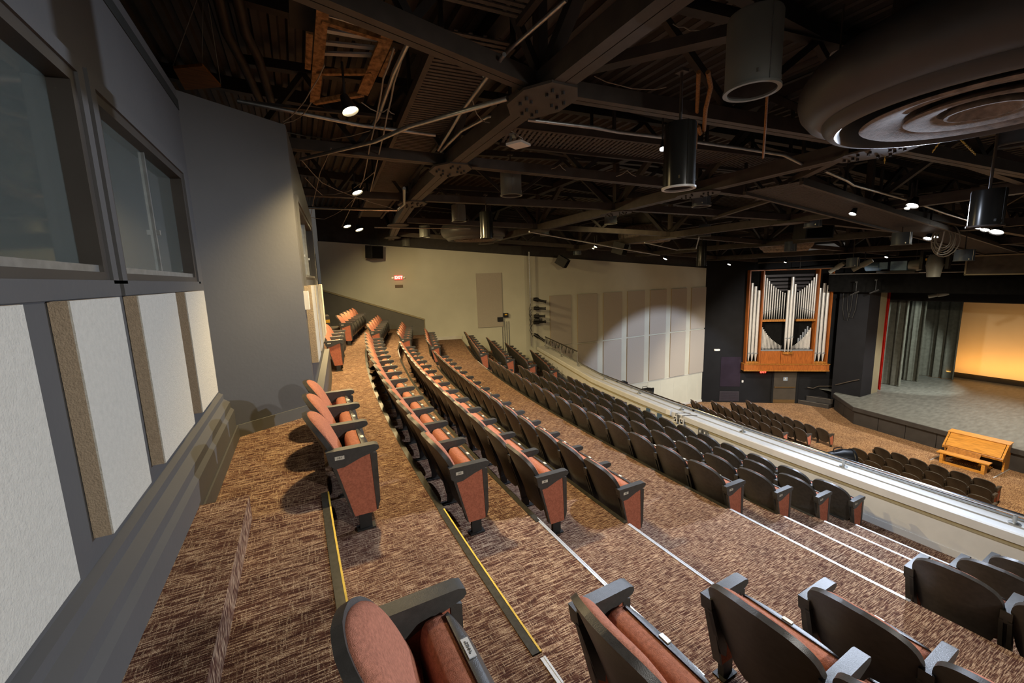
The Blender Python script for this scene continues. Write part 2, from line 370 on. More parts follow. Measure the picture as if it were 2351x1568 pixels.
# booth interiors seen through the panes
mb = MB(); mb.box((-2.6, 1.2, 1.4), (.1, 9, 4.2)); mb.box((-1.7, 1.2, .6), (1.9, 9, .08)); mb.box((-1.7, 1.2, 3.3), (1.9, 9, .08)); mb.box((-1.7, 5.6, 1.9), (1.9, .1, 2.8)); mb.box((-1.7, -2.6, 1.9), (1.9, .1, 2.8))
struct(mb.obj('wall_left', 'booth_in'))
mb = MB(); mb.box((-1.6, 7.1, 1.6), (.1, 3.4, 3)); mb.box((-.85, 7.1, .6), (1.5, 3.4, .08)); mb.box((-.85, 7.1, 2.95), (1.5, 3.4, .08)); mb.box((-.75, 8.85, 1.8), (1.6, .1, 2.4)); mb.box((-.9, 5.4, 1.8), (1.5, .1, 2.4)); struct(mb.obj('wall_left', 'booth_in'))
def window(name, o, d, n, s0, s1, z0, z1, mull):
    o = Vector(o); d = Vector(d); n = Vector(n); Z = Vector((0, 0, 1)); up = lambda s, z, k=0: o+d*s+Z*z+n*k
    f = MB(); t = .05
    for a, b, w_, h_ in ((up(s0, z0+t/2, -.045), up(s1, z0+t/2, -.045), .12, t), (up(s0, z1-t/2, -.045), up(s1, z1-t/2, -.045), .12, t)): f.bar(a, b, w_, h_)
    for s in (s0+t/2, s1-t/2): f.bar(up(s, z0+t, -.045), up(s, z1-t, -.045), t, .12, up=n)
    r = struct(f.obj(name, 'door_dark'))
    g = MB(); g.bar(up(s0-.06, z0-.02, .012), up(s1+.06, z0-.02, .012), .03, .07); g.bar(up(s0-.06, z1+.03, .012), up(s1+.06, z1+.03, .012), .03, .06)
    for s in (s0-.03, s1+.03): g.bar(up(s, z0, .012), up(s, z1, .012), .06, .03, up=n)
    g.obj('window_trim', 'grey_wall', r)
    sl = MB(); sl.bar(up(s0+t, z0+t+.015, -.03), up(s1-t, z0+t+.015, -.03), .06, .03); sl.obj('sill_track', 'galv', r)
    cuts = [s0+t]+mull+[s1-t]
    for i, (a, b) in enumerate(zip(cuts, cuts[1:])):
        p = MB(); k = -.05-.014*(i % 2); p.prism([up(a-.01, z0+t, k), up(b+.01, z0+t, k), up(b+.01, z1-t, k), up(a-.01, z1-t, k)], (0, 0, 0), n*.006); p.obj('glass_pane', 'glass', r)
    for m_ in mull:
        p = MB(); p.bar(up(m_, z0+t, -.045), up(m_, z1-t, -.045), .022, .03, up=n); p.obj('mullion', 'galv', r)
        p = MB(); p.box(up(m_+.01, z0+.33, -.02), (.018, .03, .03)); p.obj('window_latch', 'galv', r)
window('window_1', (-.755, -2.2, 0), (0, 1, 0), (1, 0, 0), 1.0, 4.68, 1.81, 2.68, [2.6])
window('window_2', (-.755, -2.2, 0), (0, 1, 0), (1, 0, 0), 4.85, 6.5, 1.81, 2.68, [5.72])
window('window_3', W2o, W2, W2n, .27, 2.85, 1.81, 2.69, [1.1, 1.98])
# mouldings and bases along the booth wall
mb = MB()
prof = [(0, .30), (.10, .30), (.10, .62), (.075, .645), (.075, .70), (.03, .735), (.03, .78), (0, .80)]
mb.prism([Vector((-.755+x, 0, z)) for x, z in prof], (0, -2.2, 0), (0, 4.63, 0)); struct(mb.obj('trim_1', 'grey_wall'))
mb = MB(); mb.bar((-.648, -2.2, .395), (-.648, 4.66, .395), .012, .12); struct(mb.obj('baseboard_left', 'grey_wall'))
mb = MB(); mb.bar(a+n_*.008+Vector((.06, .03, .39)), b+n_*.008+Vector((0, 0, .39)), .015, .12); struct(mb.obj('baseboard_left', 'dado'))
mb = MB(); c0 = W2o+W2n*.09
mb.prism([c0+Vector((0, 0, 0)), c0+W2*3.48+Vector((0, 0, 0)), c0+W2*3.48+Vector((0, 0, .55)), c0+Vector((0, 0, .55))], (0, 0, 0), -W2n*.085); struct(mb.obj('trim_2', 'grey_wall'))
# ------------------------------------------------------------------ far side wall, in two leaves
mb = MB(); P0 = Vector((.9, 19.76, 0)); P1 = Vector((9.57, 17.56, 0)); wn = Vector((.246, .969, 0))
mb.prism([P0+Vector((0, 0, -1.2)), P1+Vector((0, 0, -6.6)), P1+Vector((0, 0, 2.74)), P0+Vector((0, 0, 3.52))], (0, 0, 0), wn*.15); struct(mb.obj('wall_back', 'cream_wall'))
mb = MB(); mb._add([(9.57, 17.56, -6.6), (22.6, 17.56, -6.6), (22.6, 17.56, 1.9), (9.57, 17.56, 2.74), (9.57, 17.71, -6.6), (22.6, 17.71, -6.6), (22.6, 17.71, 1.9), (9.57, 17.71, 2.74)],
     [(0, 1, 2, 3), (4, 7, 6, 5), (0, 4, 5, 1), (3, 2, 6, 7), (0, 3, 7, 4), (1, 5, 6, 2)]); struct(mb.obj('wall_right', 'cream_wall'))
# dark brick wall above the painted part
mb = MB(); mb._add([P0+wn*.1+Vector((0, 0, 3.4)), P1+wn*.1+Vector((0, 0, 2.6)), P1+wn*.1+Vector((0, 0, 5)), P0+wn*.1+Vector((0, 0, 5.4))], [(0, 1, 2, 3)])
mb._add([(9.5, 17.66, 2.6), (30, 17.66, 1.3), (30, 17.66, 4), (9.5, 17.66, 5)], [(0, 1, 2, 3)]); struct(mb.obj('wall_back', 'steel_dark'))
# grey dado with a sloping cream cap on the far wall
def onback(x, k=0.): return Vector((x, 19.2-.2536*(x-3.1), 0))-wn*k
mb = MB(); mb.prism([onback(.95, .004)+Vector((0, 0, -.9)), onback(4.94, .004)+Vector((0, 0, -.9)), onback(4.94, .004)+Vector((0, 0, -.03)), onback(.95, .004)+Vector((0, 0, 1.42))], (0, 0, 0), -wn*.05); struct(mb.obj('trim_3', 'dado'))
mb = MB(); mb.bar(onback(.95, .04)+Vector((0, 0, 1.45)), onback(4.97, .04)+Vector((0, 0, -.005)), .11, .06); mb.bar(onback(4.95, .03)+Vector((0, 0, 0)), onback(4.95, .03)+Vector((0, 0, -1)), .06, .03, up=(1, 0, 0)); struct(mb.obj('trim_4', 'tan_strip'))
mb = MB(); mb.bar(onback(4.97, .012)+Vector((0, 0, -.93)), onback(6.6, .012)+Vector((0, 0, -.93)), .024, .14); mb.bar(onback(1.6, .06)+Vector((0, 0, -.3)), onback(4.9, .06)+Vector((0, 0, -.93)), .024, .1); struct(mb.obj('baseboard_back', 'white_trim'))
mb = MB()
mb.bar((9.6, 17.545, zo(9.6)+.06), (22.4, 17.545, -6.36), .025, .13); struct(mb.obj('baseboard_right', 'white_trim'))
# ------------------------------------------------------------------ parapet in front of the lowest row, ledge and rail
def px_(y):   # plan line of the parapet's house face
    if y <= 11.0: return xl(52.08, y)-.03
    return xl(52.08, 11.0)-.03+(.26)*(y-11.0)
PY = [-4+(11-(-4))*i/24 for i in range(25)]+[11.7, 12.5, 13.5, 14.5, 15.5, 16.5, 17.55]
def pprof(mb, prof, ys=PY):
    G = []
    for i, y in enumerate(ys):
        y0, y1 = ys[max(i-1, 0)], ys[min(i+1, len(ys)-1)]; t = Vector((px_(y1)-px_(y0), y1-y0, 0)).normalized(); n = Vector((t.y, -t.x, 0))
        if i == len(ys)-1: n = Vector((1, -.26, 0)).normalized() if False else Vector((1, 0, 0))
        G.append([Vector((px_(y), y, 0))+n*k+Vector((0, 0, z)) for k, z in prof])
    n_p = len(prof); V = [[mb.bm.verts.new(p) for p in g] for g in G]
    for a, b in zip(V, V[1:]):
        for j in range(n_p): mb.bm.faces.new((a[j], a[(j+1) % n_p], b[(j+1) % n_p], b[j]))
    mb.bm.faces.new(V[0]); mb.bm.faces.new(V[-1][::-1]); return mb
struct(pprof(MB(), [(0, -2.4), (.14, -2.4), (.14, -1.78), (0, -1.78)]).obj('wall_balcony', 'parapet'))
struct(pprof(MB(), [(.14, -6.6), (.24, -6.6), (.24, -1.78), (.14, -1.78)]).obj('wall_balcony', 'cream_wall'))
struct(pprof(MB(), [(-.015, -1.84), (-.002, -1.84), (-.002, -1.785), (-.015, -1.785)]).obj('trim_5', 'tan_strip'))
struct(pprof(MB(), [(-.015, -2.31), (0, -2.31), (0, -2.20), (-.015, -2.20)]).obj('baseboard_balcony', 'parapet'))
tag(pprof(MB(), [(-.04, -1.775), (.46, -1.775), (.46, -1.655), (.43, -1.64), (-.015, -1.64), (-.04, -1.655)]).obj('balcony_ledge', 'parapet'),
    'long white curving ledge capping the balcony wall under the chrome rail', 'ledge')
tag(pprof(MB(), [(.40, -1.638), (.435, -1.638), (.435, -1.612), (.40, -1.612)]).obj('cable_conduit', 'galv'), 'thin grey conduit running along the back edge of the white balcony ledge', 'conduit')
def off(y, k, z):
    t = Vector((px_(y+.1)-px_(y-.1), .2, 0)).normalized(); return Vector((px_(y), y, z))+Vector((t.y, -t.x, 0))*k
rail = thing('handrail', off(3.6, .25, -1.64), 'polished chrome handrail on short posts along the white balcony ledge', 'handrail')
def to_local(o, p): return Vector(p)-o.location
rb = MB(); rb.tube([to_local(rail, off(y, .25, -1.50)) for y in [-3+i*.5 for i in range(40)] if y < 16.95], .024, 12); rb.obj('rail', 'chrome', rail, 60)
for y in (-.4, 1.58, 3.54, 5.44, 7.15, 8.81, 10.64, 12.8, 14.74, 16.7):
    p = to_local(rail, off(y, .25, -1.64)); pb_ = MB(); pb_.tube([p, p+Vector((0, 0, .12))], .022, 10); pp = pb_.obj('rail_post', 'galv', rail, 60)
    fb = MB(); fb.lathe([(0, .001), (.06, .001), (.06, .012), (.025, .02), (0, .02)], p, 14); fb.obj('base_flange', 'galv', pp, 50)
# ------------------------------------------------------------------ dark wall with the organ, splay and proscenium
SW0 = Vector((22.3, 17.4, 0)); SD = Vector((.813, -.5822, 0)); SN = Vector((-.5822, -.813, 0))
def SP(s, z, k=0.): return SW0+SD*s+SN*k+Vector((0, 0, z))
mb = MB(); mb.prism([SP(-.3, -6.6), SP(7.4, -6.6), SP(7.4, 2.6), SP(-.3, 3.0)], (0, 0, 0), -SN*.15); struct(mb.obj('wall_stage', 'black_wall'))
mb = MB(); mb.bar(SP(0, -6.37, .012), SP(3.8, -6.37, .012), .02, .13); mb.bar(SP(5.25, -6.37, .012), SP(5.9, -6.37, .012), .02, .13); struct(mb.obj('baseboard_stage', 'black_wall'))
mb = MB(); mb.box((28.1, 12.25, -2.6), (1.2, 1.42, 8.0)); struct(mb.obj('wall_proscenium', 'navy_wall'))
mb = MB(); mb.box((29.07, 12.2, -2.6), (.75, 1.3, 8.0)); struct(mb.obj('wall_proscenium', 'olive_wall'))
mb = MB(); mb.box((27.95, 4, 2.6), (.12, 18, 3.2)); struct(mb.obj('wall_proscenium', 'black_wall'))
mb = MB(); mb.box((38.5, 3, -2.5), (.15, 26, 8)); struct(mb.obj('wall_stage', 'black_wall'))
mb = MB(); mb.box((34, 14.5, -2.5), (9, .15, 8)); struct(mb.obj('wall_stage', 'black_wall'))
# corrugated roof deck
mb = MB()
def zdeck(x): return 4.9-.06*(x-2)
X = -3.0; prof = []
while X < 30:
    for dx, dz in ((0, 0), (.075, 0), (.10, .055), (.175, .055), (.2, 0)): prof.append((X+dx, zdeck(X)+dz))
    X += .2
mb.sheet([[Vector((x, -5, z)) for x, z in prof], [Vector((x, 20.5, z)) for x, z in prof]]); struct(mb.obj('ceiling', 'deck'))
mb = MB(); mb.box((-1.9, 6, 4.2), (.1, 26, 2.5)); struct(mb.obj('wall_left', 'deck'))
# ------------------------------------------------------------------ theatre seats
def lerp(t, pts):
    for (a, va), (b, vb) in zip(pts, pts[1:]):
        if t <= b: return va+(vb-va)*(t-a)/(b-a) if b > a else vb
    return pts[-1][1]
PITCH = .546
def back_pt(s, u, k, wp, depth=.045):    # s up the recline 0..1, u across, k forward offset
    hw = lerp(s, wp); L = .70
    x = -.035-.27*s*(.75+.25*s); z = .17+.675*s
    y = hw*u; return Vector((x+k*.95+depth*(y/.255)**2*(1 if s > .12 else s/.12), y, z+k*.3))
SHW = [(0, .12), (.08, .185), (.25, .225), (.5, .252), (.68, .258), (.76, .254), (.84, .238), (.90, .208), (.94, .175), (.965, .142), (.985, .098), (1, .05)]
CUW = [(0, .20), (.06, .222), (.3, .238), (.55, .244), (.66, .240), (.76, .222), (.85, .190), (.91, .155), (.95, .122), (.98, .082), (1, .04)]
NS, NU = 20, 12
SS = [0, .04, .08, .15, .25, .35, .45, .55, .62, .68, .73, .78, .82, .86, .89, .92, .945, .965, .985, 1]
UU = [-1+2*j/NU for j in range(NU+1)]
def shell_mesh():
    mb = MB()
    def lip(u, s): e = max(abs(u), s if s > .8 else 0); return .022 if e > .9 else 0
    A = [[back_pt(s, u, .012, SHW) for u in UU] for s in SS]; Bk = [[back_pt(s, u, -.022+.012*(1-abs(u))*-1*math.sin(math.pi*s), SHW) for u in UU] for s in SS]
    mb.grid2(A, Bk); return mb.mesh('seat_shell', 'plastic', 50)
def cushion_mesh():
    mb = MB(); sv = [0, .03, .06, .12, .2, .3, .4, .5, .6, .68, .75, .81, .86, .90, .93, .96, .98, 1]
    def puff(u, s): return (1-abs(u)**5)*(1-abs(2*s-1)**6)
    g = lambda k, p: [[back_pt(.33+.655*s, u, k+p*puff(u, s), [(.33+.655*a, b) for a, b in CUW]) for u in UU] for s in sv]
    mb.grid2(g(.022, .042), g(.010, 0)); return mb.mesh('back_cushion', 'fabric', 60)
def seat_mesh():       # folded-up seat: thick upholstered pad facing the back
    mb = MB(); n = 16; rings = []
    for y in (-.228, -.224, -.21, -.12, 0, .12, .21, .224, .228):
        k = {.228: .80, .224: .92, .21: 1.0}.get(abs(y), 1.0)
        ring = []
        for i in range(n):
            t = 2*math.pi*i/n; c, s_ = math.cos(t), math.sin(t)
            sx = math.copysign(abs(c)**.55, c)*.070*k; sz = math.copysign(abs(s_)**.5, s_)*.160*(k*.3+.7)
            ring.append(mb.bm.verts.new((.026+sx+.10*(-.0)-.06*(sz)*.35, y, .422+sz)))
        rings.append(ring)
    for a, b in zip(rings, rings[1:]):
        for i in range(n): mb.bm.faces.new((a[i], a[(i+1) % n], b[(i+1) % n], b[i]))
    mb.bm.faces.new(rings[0]); mb.bm.faces.new(rings[-1][::-1]); return mb.mesh('seat_cushion', 'fabric', 60)
def pan_mesh():
    mb = MB(); zs = [.18, .21, .28, .37, .46, .53, .565, .585, .59]
    hw = [.15, .19, .215, .225, .23, .232, .228, .215, .20]; fx = [.075, .11, .135, .145, .135, .115, .095, .085, .08]
    A = [[Vector((f_-.02*abs(u)**3, u*h, z)) for u in UU] for z, h, f_ in zip(zs, hw, fx)]
    Bk = [[Vector((f_b, u*h*.97, z)) for u in UU] for z, h, f_b in zip(zs, hw, [.07, .08, .09, .085, .08, .07, .06, .052, .05])]
    mb.grid2(A, Bk); return mb.mesh('seat_pan', 'plastic', 50)
def arm_mesh(y):
    mb = MB(); P = [(-.20, .634), (.12, .634), (.148, .624), (.153, .602), (.138, .586), (.02, .552), (-.09, .508), (-.15, .505), (-.185, .54)]
    mb.prism([Vector((x, y, z)) for x, z in P], (0, -.031, 0), (0, .031, 0)); mb.bevel(.008, 2); return mb.mesh('armrest', 'arm', 40)
def mid_post_mesh(y):
    mb = MB(); P = [(-.15, .53), (.085, .56), (.055, .20), (.03, .10), (-.06, .10), (-.08, .20)]
    mb.prism([Vector((x, y, z)) for x, z in P], (0, -.012, 0), (0, .012, 0)); mb.box((-.015, y, .055), (.08, .03, .11)); mb.box((-.015, y, .006), (.20, .06, .012)); return mb.mesh('standard', 'post')
def panel_mesh(y):
    mb = MB(); P = [(-.155, .545), (-.10, .53), (.09, .565), (.105, .13), (.09, .118), (-.05, .118)]
    mb.prism([Vector((x, y, z)) for x, z in P], (0, -.02, 0), (0, .02, 0)); mb.bevel(.006, 2); return mb.mesh('end_panel', 'fabric_side', 40)
def edge_mesh(y):
    mb = MB(); P = [(.088, .58), (.135, .56), (.132, .2), (.11, .13), (.103, .13)]
    mb.prism([Vector((x, y, z)) for x, z in P], (0, -.024, 0), (0, .024, 0)); P = [(-.175, .55), (-.15, .545), (-.05, .118), (-.065, .13)]
    mb.prism([Vector((x, y, z)) for x, z in P], (0, -.024, 0), (0, .024, 0)); return mb.mesh('panel_edging', 'plastic')
def foot_mesh(y):
    mb = MB(); mb.box((.02, y, .06), (.085, .035, .12)); mb.box((.02, y, .006), (.13, .07, .012)); return mb.mesh('standard', 'post')
def wing_mesh(s):      # side bracket that ties the back to the standard
    mb = MB(); mb.prism([Vector((x, s*.252, z)) for x, z in ((-.19, .56), (-.14, .56), (-.03, .26), (-.03, .18), (-.08, .22))], (0, -.012, 0), (0, .012, 0)); return mb.mesh('back_bracket', 'post')
SH, CU, SE, PA = shell_mesh(), cushion_mesh(), seat_mesh(), pan_mesh()
ARM = {s: arm_mesh(s*PITCH/2) for s in (-1, 1)}; POST = {s: mid_post_mesh(s*PITCH/2) for s in (-1, 1)}
PAN = {s: panel_mesh(s*PITCH/2) for s in (-1, 1)}; EDG = {s: edge_mesh(s*PITCH/2) for s in (-1, 1)}; FOOT = {s: foot_mesh(s*PITCH/2) for s in (-1, 1)}
mb = MB(); mb.box((.072, 0, .593), (.022, .045, .004)); NUM = mb.mesh('number_plate', 'plate')
WG = {s: wing_mesh(s) for s in (-1, 1)}
LET = {}
def link(me, parent, name=None):
    o = bpy.data.objects.new(name or me.name.split('.')[0], me); COL.objects.link(o); o.parent = parent; return o
def make_seat(arms, letters=None):
    """arms: {side: 'mid' or 'end'}"""
    t = bpy.data.objects.new('theater_seat', None); COL.objects.link(t); t.empty_display_size = .1
    link(SH, t); link(CU, t); link(SE, t); p = link(PA, t); link(NUM, p)
    for s in (-1, 1): link(WG[s], t)
    for s, kind in arms.items():
        a_ = link(ARM[s], t)
        if kind == 'mid': link(POST[s], t)
        else:
            link(FOOT[s], t); q = link(PAN[s], t); link(EDG[s], q)
            if letters and letters != 'HH22':
                y = s*(PITCH/2+.0325); pb_ = MB(); pb_.box((-.115, y, .582), (.062, .003, .026)); r = pb_.obj('row_plate', 'plate', a_)
                me = text_mesh(letters, .021, .0006); me.materials.clear(); me.materials.append(M['ink'])
                o = bpy.data.objects.new('row_letters', me); COL.objects.link(o); o.parent = a_
                o.matrix_local = frame4((-.115, y+s*.002, .582), (-s, 0, 0) if s > 0 else (1, 0, 0), (0, 0, 1))
    return t
PROTO = {}
def seat(kind, letters, loc, rz, label, group, sc=1.0):
    key = (kind, letters)
    arms = {'mid': {-1: 'mid'}, 'first': {-1: 'end'}, 'last': {-1: 'mid', 1: 'end'}, 'nmid': {1: 'mid'}, 'nfirst': {1: 'end'}, 'only': {-1: 'end', 1: 'end'}, 'nlast': {1: 'mid', -1: 'end'}}[kind]
    if key not in PROTO: PROTO[key] = o = make_seat(arms, letters)
    else: o = copy_tree(PROTO[key])
    o.location = loc; o.rotation_euler = (0, 0, rz); o.scale = (1, sc, 1); return tag(o, label, 'seat', group)
def seat_row(tip, n, letters, name, group, z, blk, sc=1.0, first=True, last=True):
    """tip: list of n+1 armrest tips (plan), going away along the row"""
    for k in range(n):
        a, b = Vector(tip[k]), Vector(tip[k+1]); t = (b-a).normalized(); f = Vector((t.y, -t.x)); c = (a+b)/2-f*.15
        kind = 'first' if k == 0 and first else ('last' if k == n-1 and last else 'mid')
        where = f'at the aisle end of the {name}' if k == 0 else (f'at the far end of the {name}' if k == n-1 else f'{ORD[k+1]} from the aisle in the {name}')
        seat(kind, letters if kind == 'first' else None, (c.x, c.y, z), math.atan2(f.y, f.x), f'folded rust seat {where}, {blk}', group, (b-a).length/PITCH)
NAMES = dict(HH='top row HH', GG='row GG', FF='row FF', EE='row EE', DD='row DD', CC='row CC', BB='row BB', AA='row AA')
Y1 = dict(HH=4.74, GG=11.56, FF=11.68, EE=11.26, DD=11.21, CC=11.1, BB=11.25, AA=11.2)
YS = dict(HH=3.034, GG=3.114, FF=3.193, EE=3.066, DD=3.026, CC=2.986, BB=2.956, AA=2.93)
for k in ROWS:
    n = round((Y1[k]-YS[k])/.549); ys = [YS[k]+(Y1[k]-YS[k])*i/n for i in range(n+1)]
    seat_row([(xl(RTIP[k], y), y) for y in ys], n, k, NAMES[k], f'{NAMES[k]} seats of the middle block', ZF[k], 'middle block')
seat_row([(xl(RTIP['HH'], y), y) for y in [9.03+i*.625 for i in range(4)]], 3, 'HH', 'short row', 'short row HH seats below the booth panels', 0, 'under the booth')
FARB = dict(HH=((1.276, 12.656), (2.15, 16.3), 6), GG=((2.155, 13.267), (3.10, 16.99), 6), FF=((3.086, 13.363), (4.03, 17.03), 6), EE=((3.954, 13.089), (4.836, 16.69), 6),
            DD=((5.568, 12.891), (6.78, 17.3), 8), CC=((6.524, 12.84), (7.74, 17.1), 8), BB=((7.388, 12.822), (8.60, 17.0), 7), AA=((8.291, 12.787), (9.46, 16.2), 6))
FN = dict(HH='top row HH', GG='row GG', FF='row FF', EE='row EE', DD='row DD', CC='row CC', BB='row BB', AA='row AA')
for k, (a, b, n) in FARB.items():
    seat_row([(a[0]+(b[0]-a[0])*i/n, a[1]+(b[1]-a[1])*i/n) for i in range(n+1)], n, k, FN[k], f'{FN[k]} seats of the far block', ZF[k], 'far block')
def near_row(k, tips, last=False):
    for i, (a, b) in enumerate(zip(tips, tips[1:])):
        a, b = Vector(a), Vector(b); t = (a-b).normalized(); f = Vector((t.y, -t.x)); c = (a+b)/2-f*.15
        o = seat('nfirst' if i == 0 else 'nmid', 'HH22' if k == 'HH' else None, (c.x, c.y, ZF[k]), math.atan2(f.y, f.x),
             (f'folded rust fabric seat at the aisle end of row {k}, nearest block' if i == 0 else f'folded rust fabric seat {ORD[i+1]} from the aisle in row {k}, nearest block'), 'seats of the nearest block', (a-b).length/PITCH)
        if k == 'HH':
            o['label'] = 'nearest seat, folded, its plate reading HH22, at the bottom of the photo'
            for ch in o.children:
                if ch.name.startswith('seat_pan'):
                    pan = ch
            for ch in list(pan.children): bpy.data.objects.remove(ch)
            pm = MB(); pm.box((.070, .04, .5925), (.026, .075, .004)); pm.bevel(.0015); pm.obj('number_plate', 'sign_pale', pan)
            text_obj('plate_letters', '*HH22*', .0155, 'ink', pan, frame4((.070, .04, .5953), (0, 1, 0), (-1, 0, 0)), .0004)
M['sign_pale'] = mat('sign_pale', (.50, .55, .62), .4, .2, amt=.03)
near_row('HH', [(.455, 1.40), (.47, .82)])
near_row('GG', [(1.335, 1.44), (1.35, .845)])
near_row('FF', [(2.266, 1.455), (2.285, .845), (2.31, .245)])
near_row('EE', [(3.12, 1.37), (3.135, .768), (3.155, .18)])
near_row('DD', [(4.705, 1.38), (4.72, .835), (4.74, .28)])
near_row('CC', [(5.62, 1.36), (5.635, .80)])
near_row('BB', [(6.53, 1.365), (6.545, .82)])
# orchestra seats: three blocks on the lower floor
def orow(pts, name, group, blk, ends=True):
    n = len(pts)-1
    for k in range(n):
        a, b = Vector(pts[k]), Vector(pts[k+1]); t = (b-a).normalized(); f = Vector((t.y, -t.x)); c = (a+b)/2
        c = c+f*.29
        where = 'at the right end of' if k == 0 else ('at the left end of' if k == n-1 else f'{ORD[k+1]} from the right in')
        seat('first' if k == 0 else ('last' if k == n-1 else 'mid'), None, (c.x, c.y, zo(c.x)), math.atan2(f.y, f.x), f'folded seat {where} the {name}, {blk}', group, (b-a).length/PITCH)
def curve(p0, p1, n, sag):
    p0 = Vector(p0); p1 = Vector(p1); t = (p1-p0); nn = Vector((t.y, -t.x)).normalized()
    return [p0+t*(i/n)-nn*sag*4*(i/n)*(1-i/n) for i in range(n+1)]
L_ = 'left orchestra block'; R_ = 'right orchestra block'
orow(curve((20.80, 9.82), (22.30, 14.85), 9, .22), 'front row', 'front row of the left orchestra block', L_)
orow(curve((19.88, 10.28), (21.30, 15.1), 8, .2), 'second row', 'second row of the left orchestra block', L_)
orow(curve((19.05, 10.85), (20.45, 15.7), 8, .2), 'third row', 'third row of the left orchestra block', L_)
orow(curve((18.15, 11.4), (19.6, 16.4), 8, .2), 'fourth row', 'fourth row of the left orchestra block', L_)
orow(curve((17.3, 12.0), (18.5, 16.3), 7, .15), 'fifth row', 'fifth row of the left orchestra block', L_)
orow(curve((20.17, 4.47), (20.46, 8.0), 6, .04), 'front row', 'front row of the right orchestra block', R_)
orow(curve((19.33, 4.33), (19.52, 8.36), 7, .04), 'second row', 'second row of the right orchestra block', R_)
orow(curve((18.38, 4.1), (18.55, 8.05), 7, .04), 'third row', 'third row of the right orchestra block', R_)
# ------------------------------------------------------------------ step nosings in the near aisle
def nosing(k, y0, y1, kind, label):
    z = ZF[ROWS[ROWS.index(k)-1]] if k != 'HH' else .33; r = NOSE[k]; n = 8
    t = thing('stair_nosing', (xl(r, (y0+y1)/2), (y0+y1)/2, z), label, 'stair nosing', 'metal nosings on the aisle steps')
    ys = [y0+(y1-y0)*i/n for i in range(n+1)]; L = lambda p: Vector(p)-t.location
    top, stripe, face = {'yellow': ('nosing_black', 'brass', 'brass'), 'silver': ('alu', 'alu', 'galv')}[kind]
    def strip(a, b, z0, z1, nm, m, par=t):
        mb = MB(); mb.grid2([[L((xl(r, y)+a, y, z1)), L((xl(r, y)+b, y, z1))] for y in ys], [[L((xl(r, y)+a, y, z0)), L((xl(r, y)+b, y, z0))] for y in ys]); return mb.obj(nm, m, par)
    strip(-.048 if kind == 'yellow' else -.024, -.006, z, z+.005, 'tread_strip', top); strip(-.006, .004, z-.012, z+.007, 'edge_stripe', 'yellow_stripe' if kind == 'yellow' else 'alu'); strip(.0, .005, z-.045, z-.012, 'lip', face)
M['yellow_stripe'] = mat('yellow_stripe', (.75, .50, .06), .5, amt=.1, scale=40)
nosing('HH', 1.35, 3.05, 'yellow', 'black nosing with yellow stripe on the top aisle step, nearest the booth')
nosing('GG', 1.53, 2.98, 'yellow', 'dull gold nosing with yellow stripe on the aisle step above row GG')
nosing('GG', .6, 1.5, 'silver', 'bright silver nosing continuing from the gold one beside seat HH22')
nosing('FF', 1.30, 3.03, 'silver', 'silver nosing on the aisle step above row FF')
nosing('EE', 1.30, 2.95, 'silver', 'silver nosing on the aisle step above row EE')
nosing('DD', 1.32, 2.95, 'silver', 'silver nosing on the lower edge of the cross aisle')
nosing('CC', 1.3, 2.9, 'silver', 'silver nosing on the aisle step above row CC')
nosing('BB', 1.3, 2.86, 'silver', 'silver nosing on the aisle step above row BB')
nosing('AA', 1.3, 2.84, 'silver', 'lowest silver nosing, nearest the white balcony wall')
for k, y0, y1 in (('GG', 11.7, 13.1), ('FF', 11.8, 13.2), ('DD', 11.4, 12.9)):
    nosing(k, y0, y1, 'silver', f'short pale nosing on the far aisle step above row {k}')
# black edge along the tiers under the seats
mb = MB()
for k in ROWS[1:]:
    z = ZF[ROWS[ROWS.index(k)-1]]; r = NOSE[k]
    for y0, y1 in ((2.98, 11.6), (13.2, 16.6)):
        ys = [y0+(y1-y0)*i/16 for i in range(17)]
        mb.grid2([[Vector((xl(r, y)-.045, y, z+.006)), Vector((xl(r, y)+.004, y, z+.006))] for y in ys], [[Vector((xl(r, y)-.045, y, z-.03)), Vector((xl(r, y)+.004, y, z-.03))] for y in ys])
struct(mb.obj('trim_6', 'nosing_black'))
# ------------------------------------------------------------------ acoustic panels
def apanel(corner, d, n, w_, z0, z1, t, label, group, m='panel', side='panel_side'):
    corner = Vector(corner); d = Vector(d); n = Vector(n)
    mb = MB(); mb.prism([corner+d*a+Vector((0, 0, z)) for a, z in ((0, z0), (w_, z0), (w_, z1), (0, z1))], n*.002, n*(t-.006)); mb.bevel(.006)
    o = mb.obj('sound_absorber', side); o = tag(o, label, 'acoustic panel', group)
    mb = MB(); mb.prism([corner+d*a+Vector((0, 0, z)) for a, z in ((.001, z0+.001), (w_-.001, z0+.001), (w_-.001, z1-.001), (.001, z1-.001))], n*(t-.007), n*t); mb.bevel(.002); f = mb.obj('fabric_face', m, o); return o
g = 'fabric wrapped panels under the booth windows'
for y0, y1, lab in ((.6, 1.68, 'largest pale fabric panel under the booth window, cut by the left edge'), (1.95, 2.405, 'pale fabric panel with brown side, second from the left edge'),
                    (2.64, 3.34, 'pale fabric panel with brown side, third from the left edge'), (3.60, 4.25, 'pale fabric panel beside the return wall, under the narrower booth window')):
    apanel((-.755, y0, 0), (0, 1, 0), (1, 0, 0), y1-y0, .89, 1.752, .058, lab, g)
for i in range(4):
    apanel(W2o+W2*(.16+i*.86), W2, W2n, .62, .88, 1.757, .075, f'pale fabric panel beyond the return wall, {ORD[i+1]} of four', 'fabric panels under the rear booth window')
apanel(onback(7.33), (.9695, -.2459, 0), -wn, 1.19, -.53, 1.985, .05, 'single tan panel alone on the far cream wall', None, 'panel_far', 'panel_far')
g = 'tall tan panels on the cream side wall'
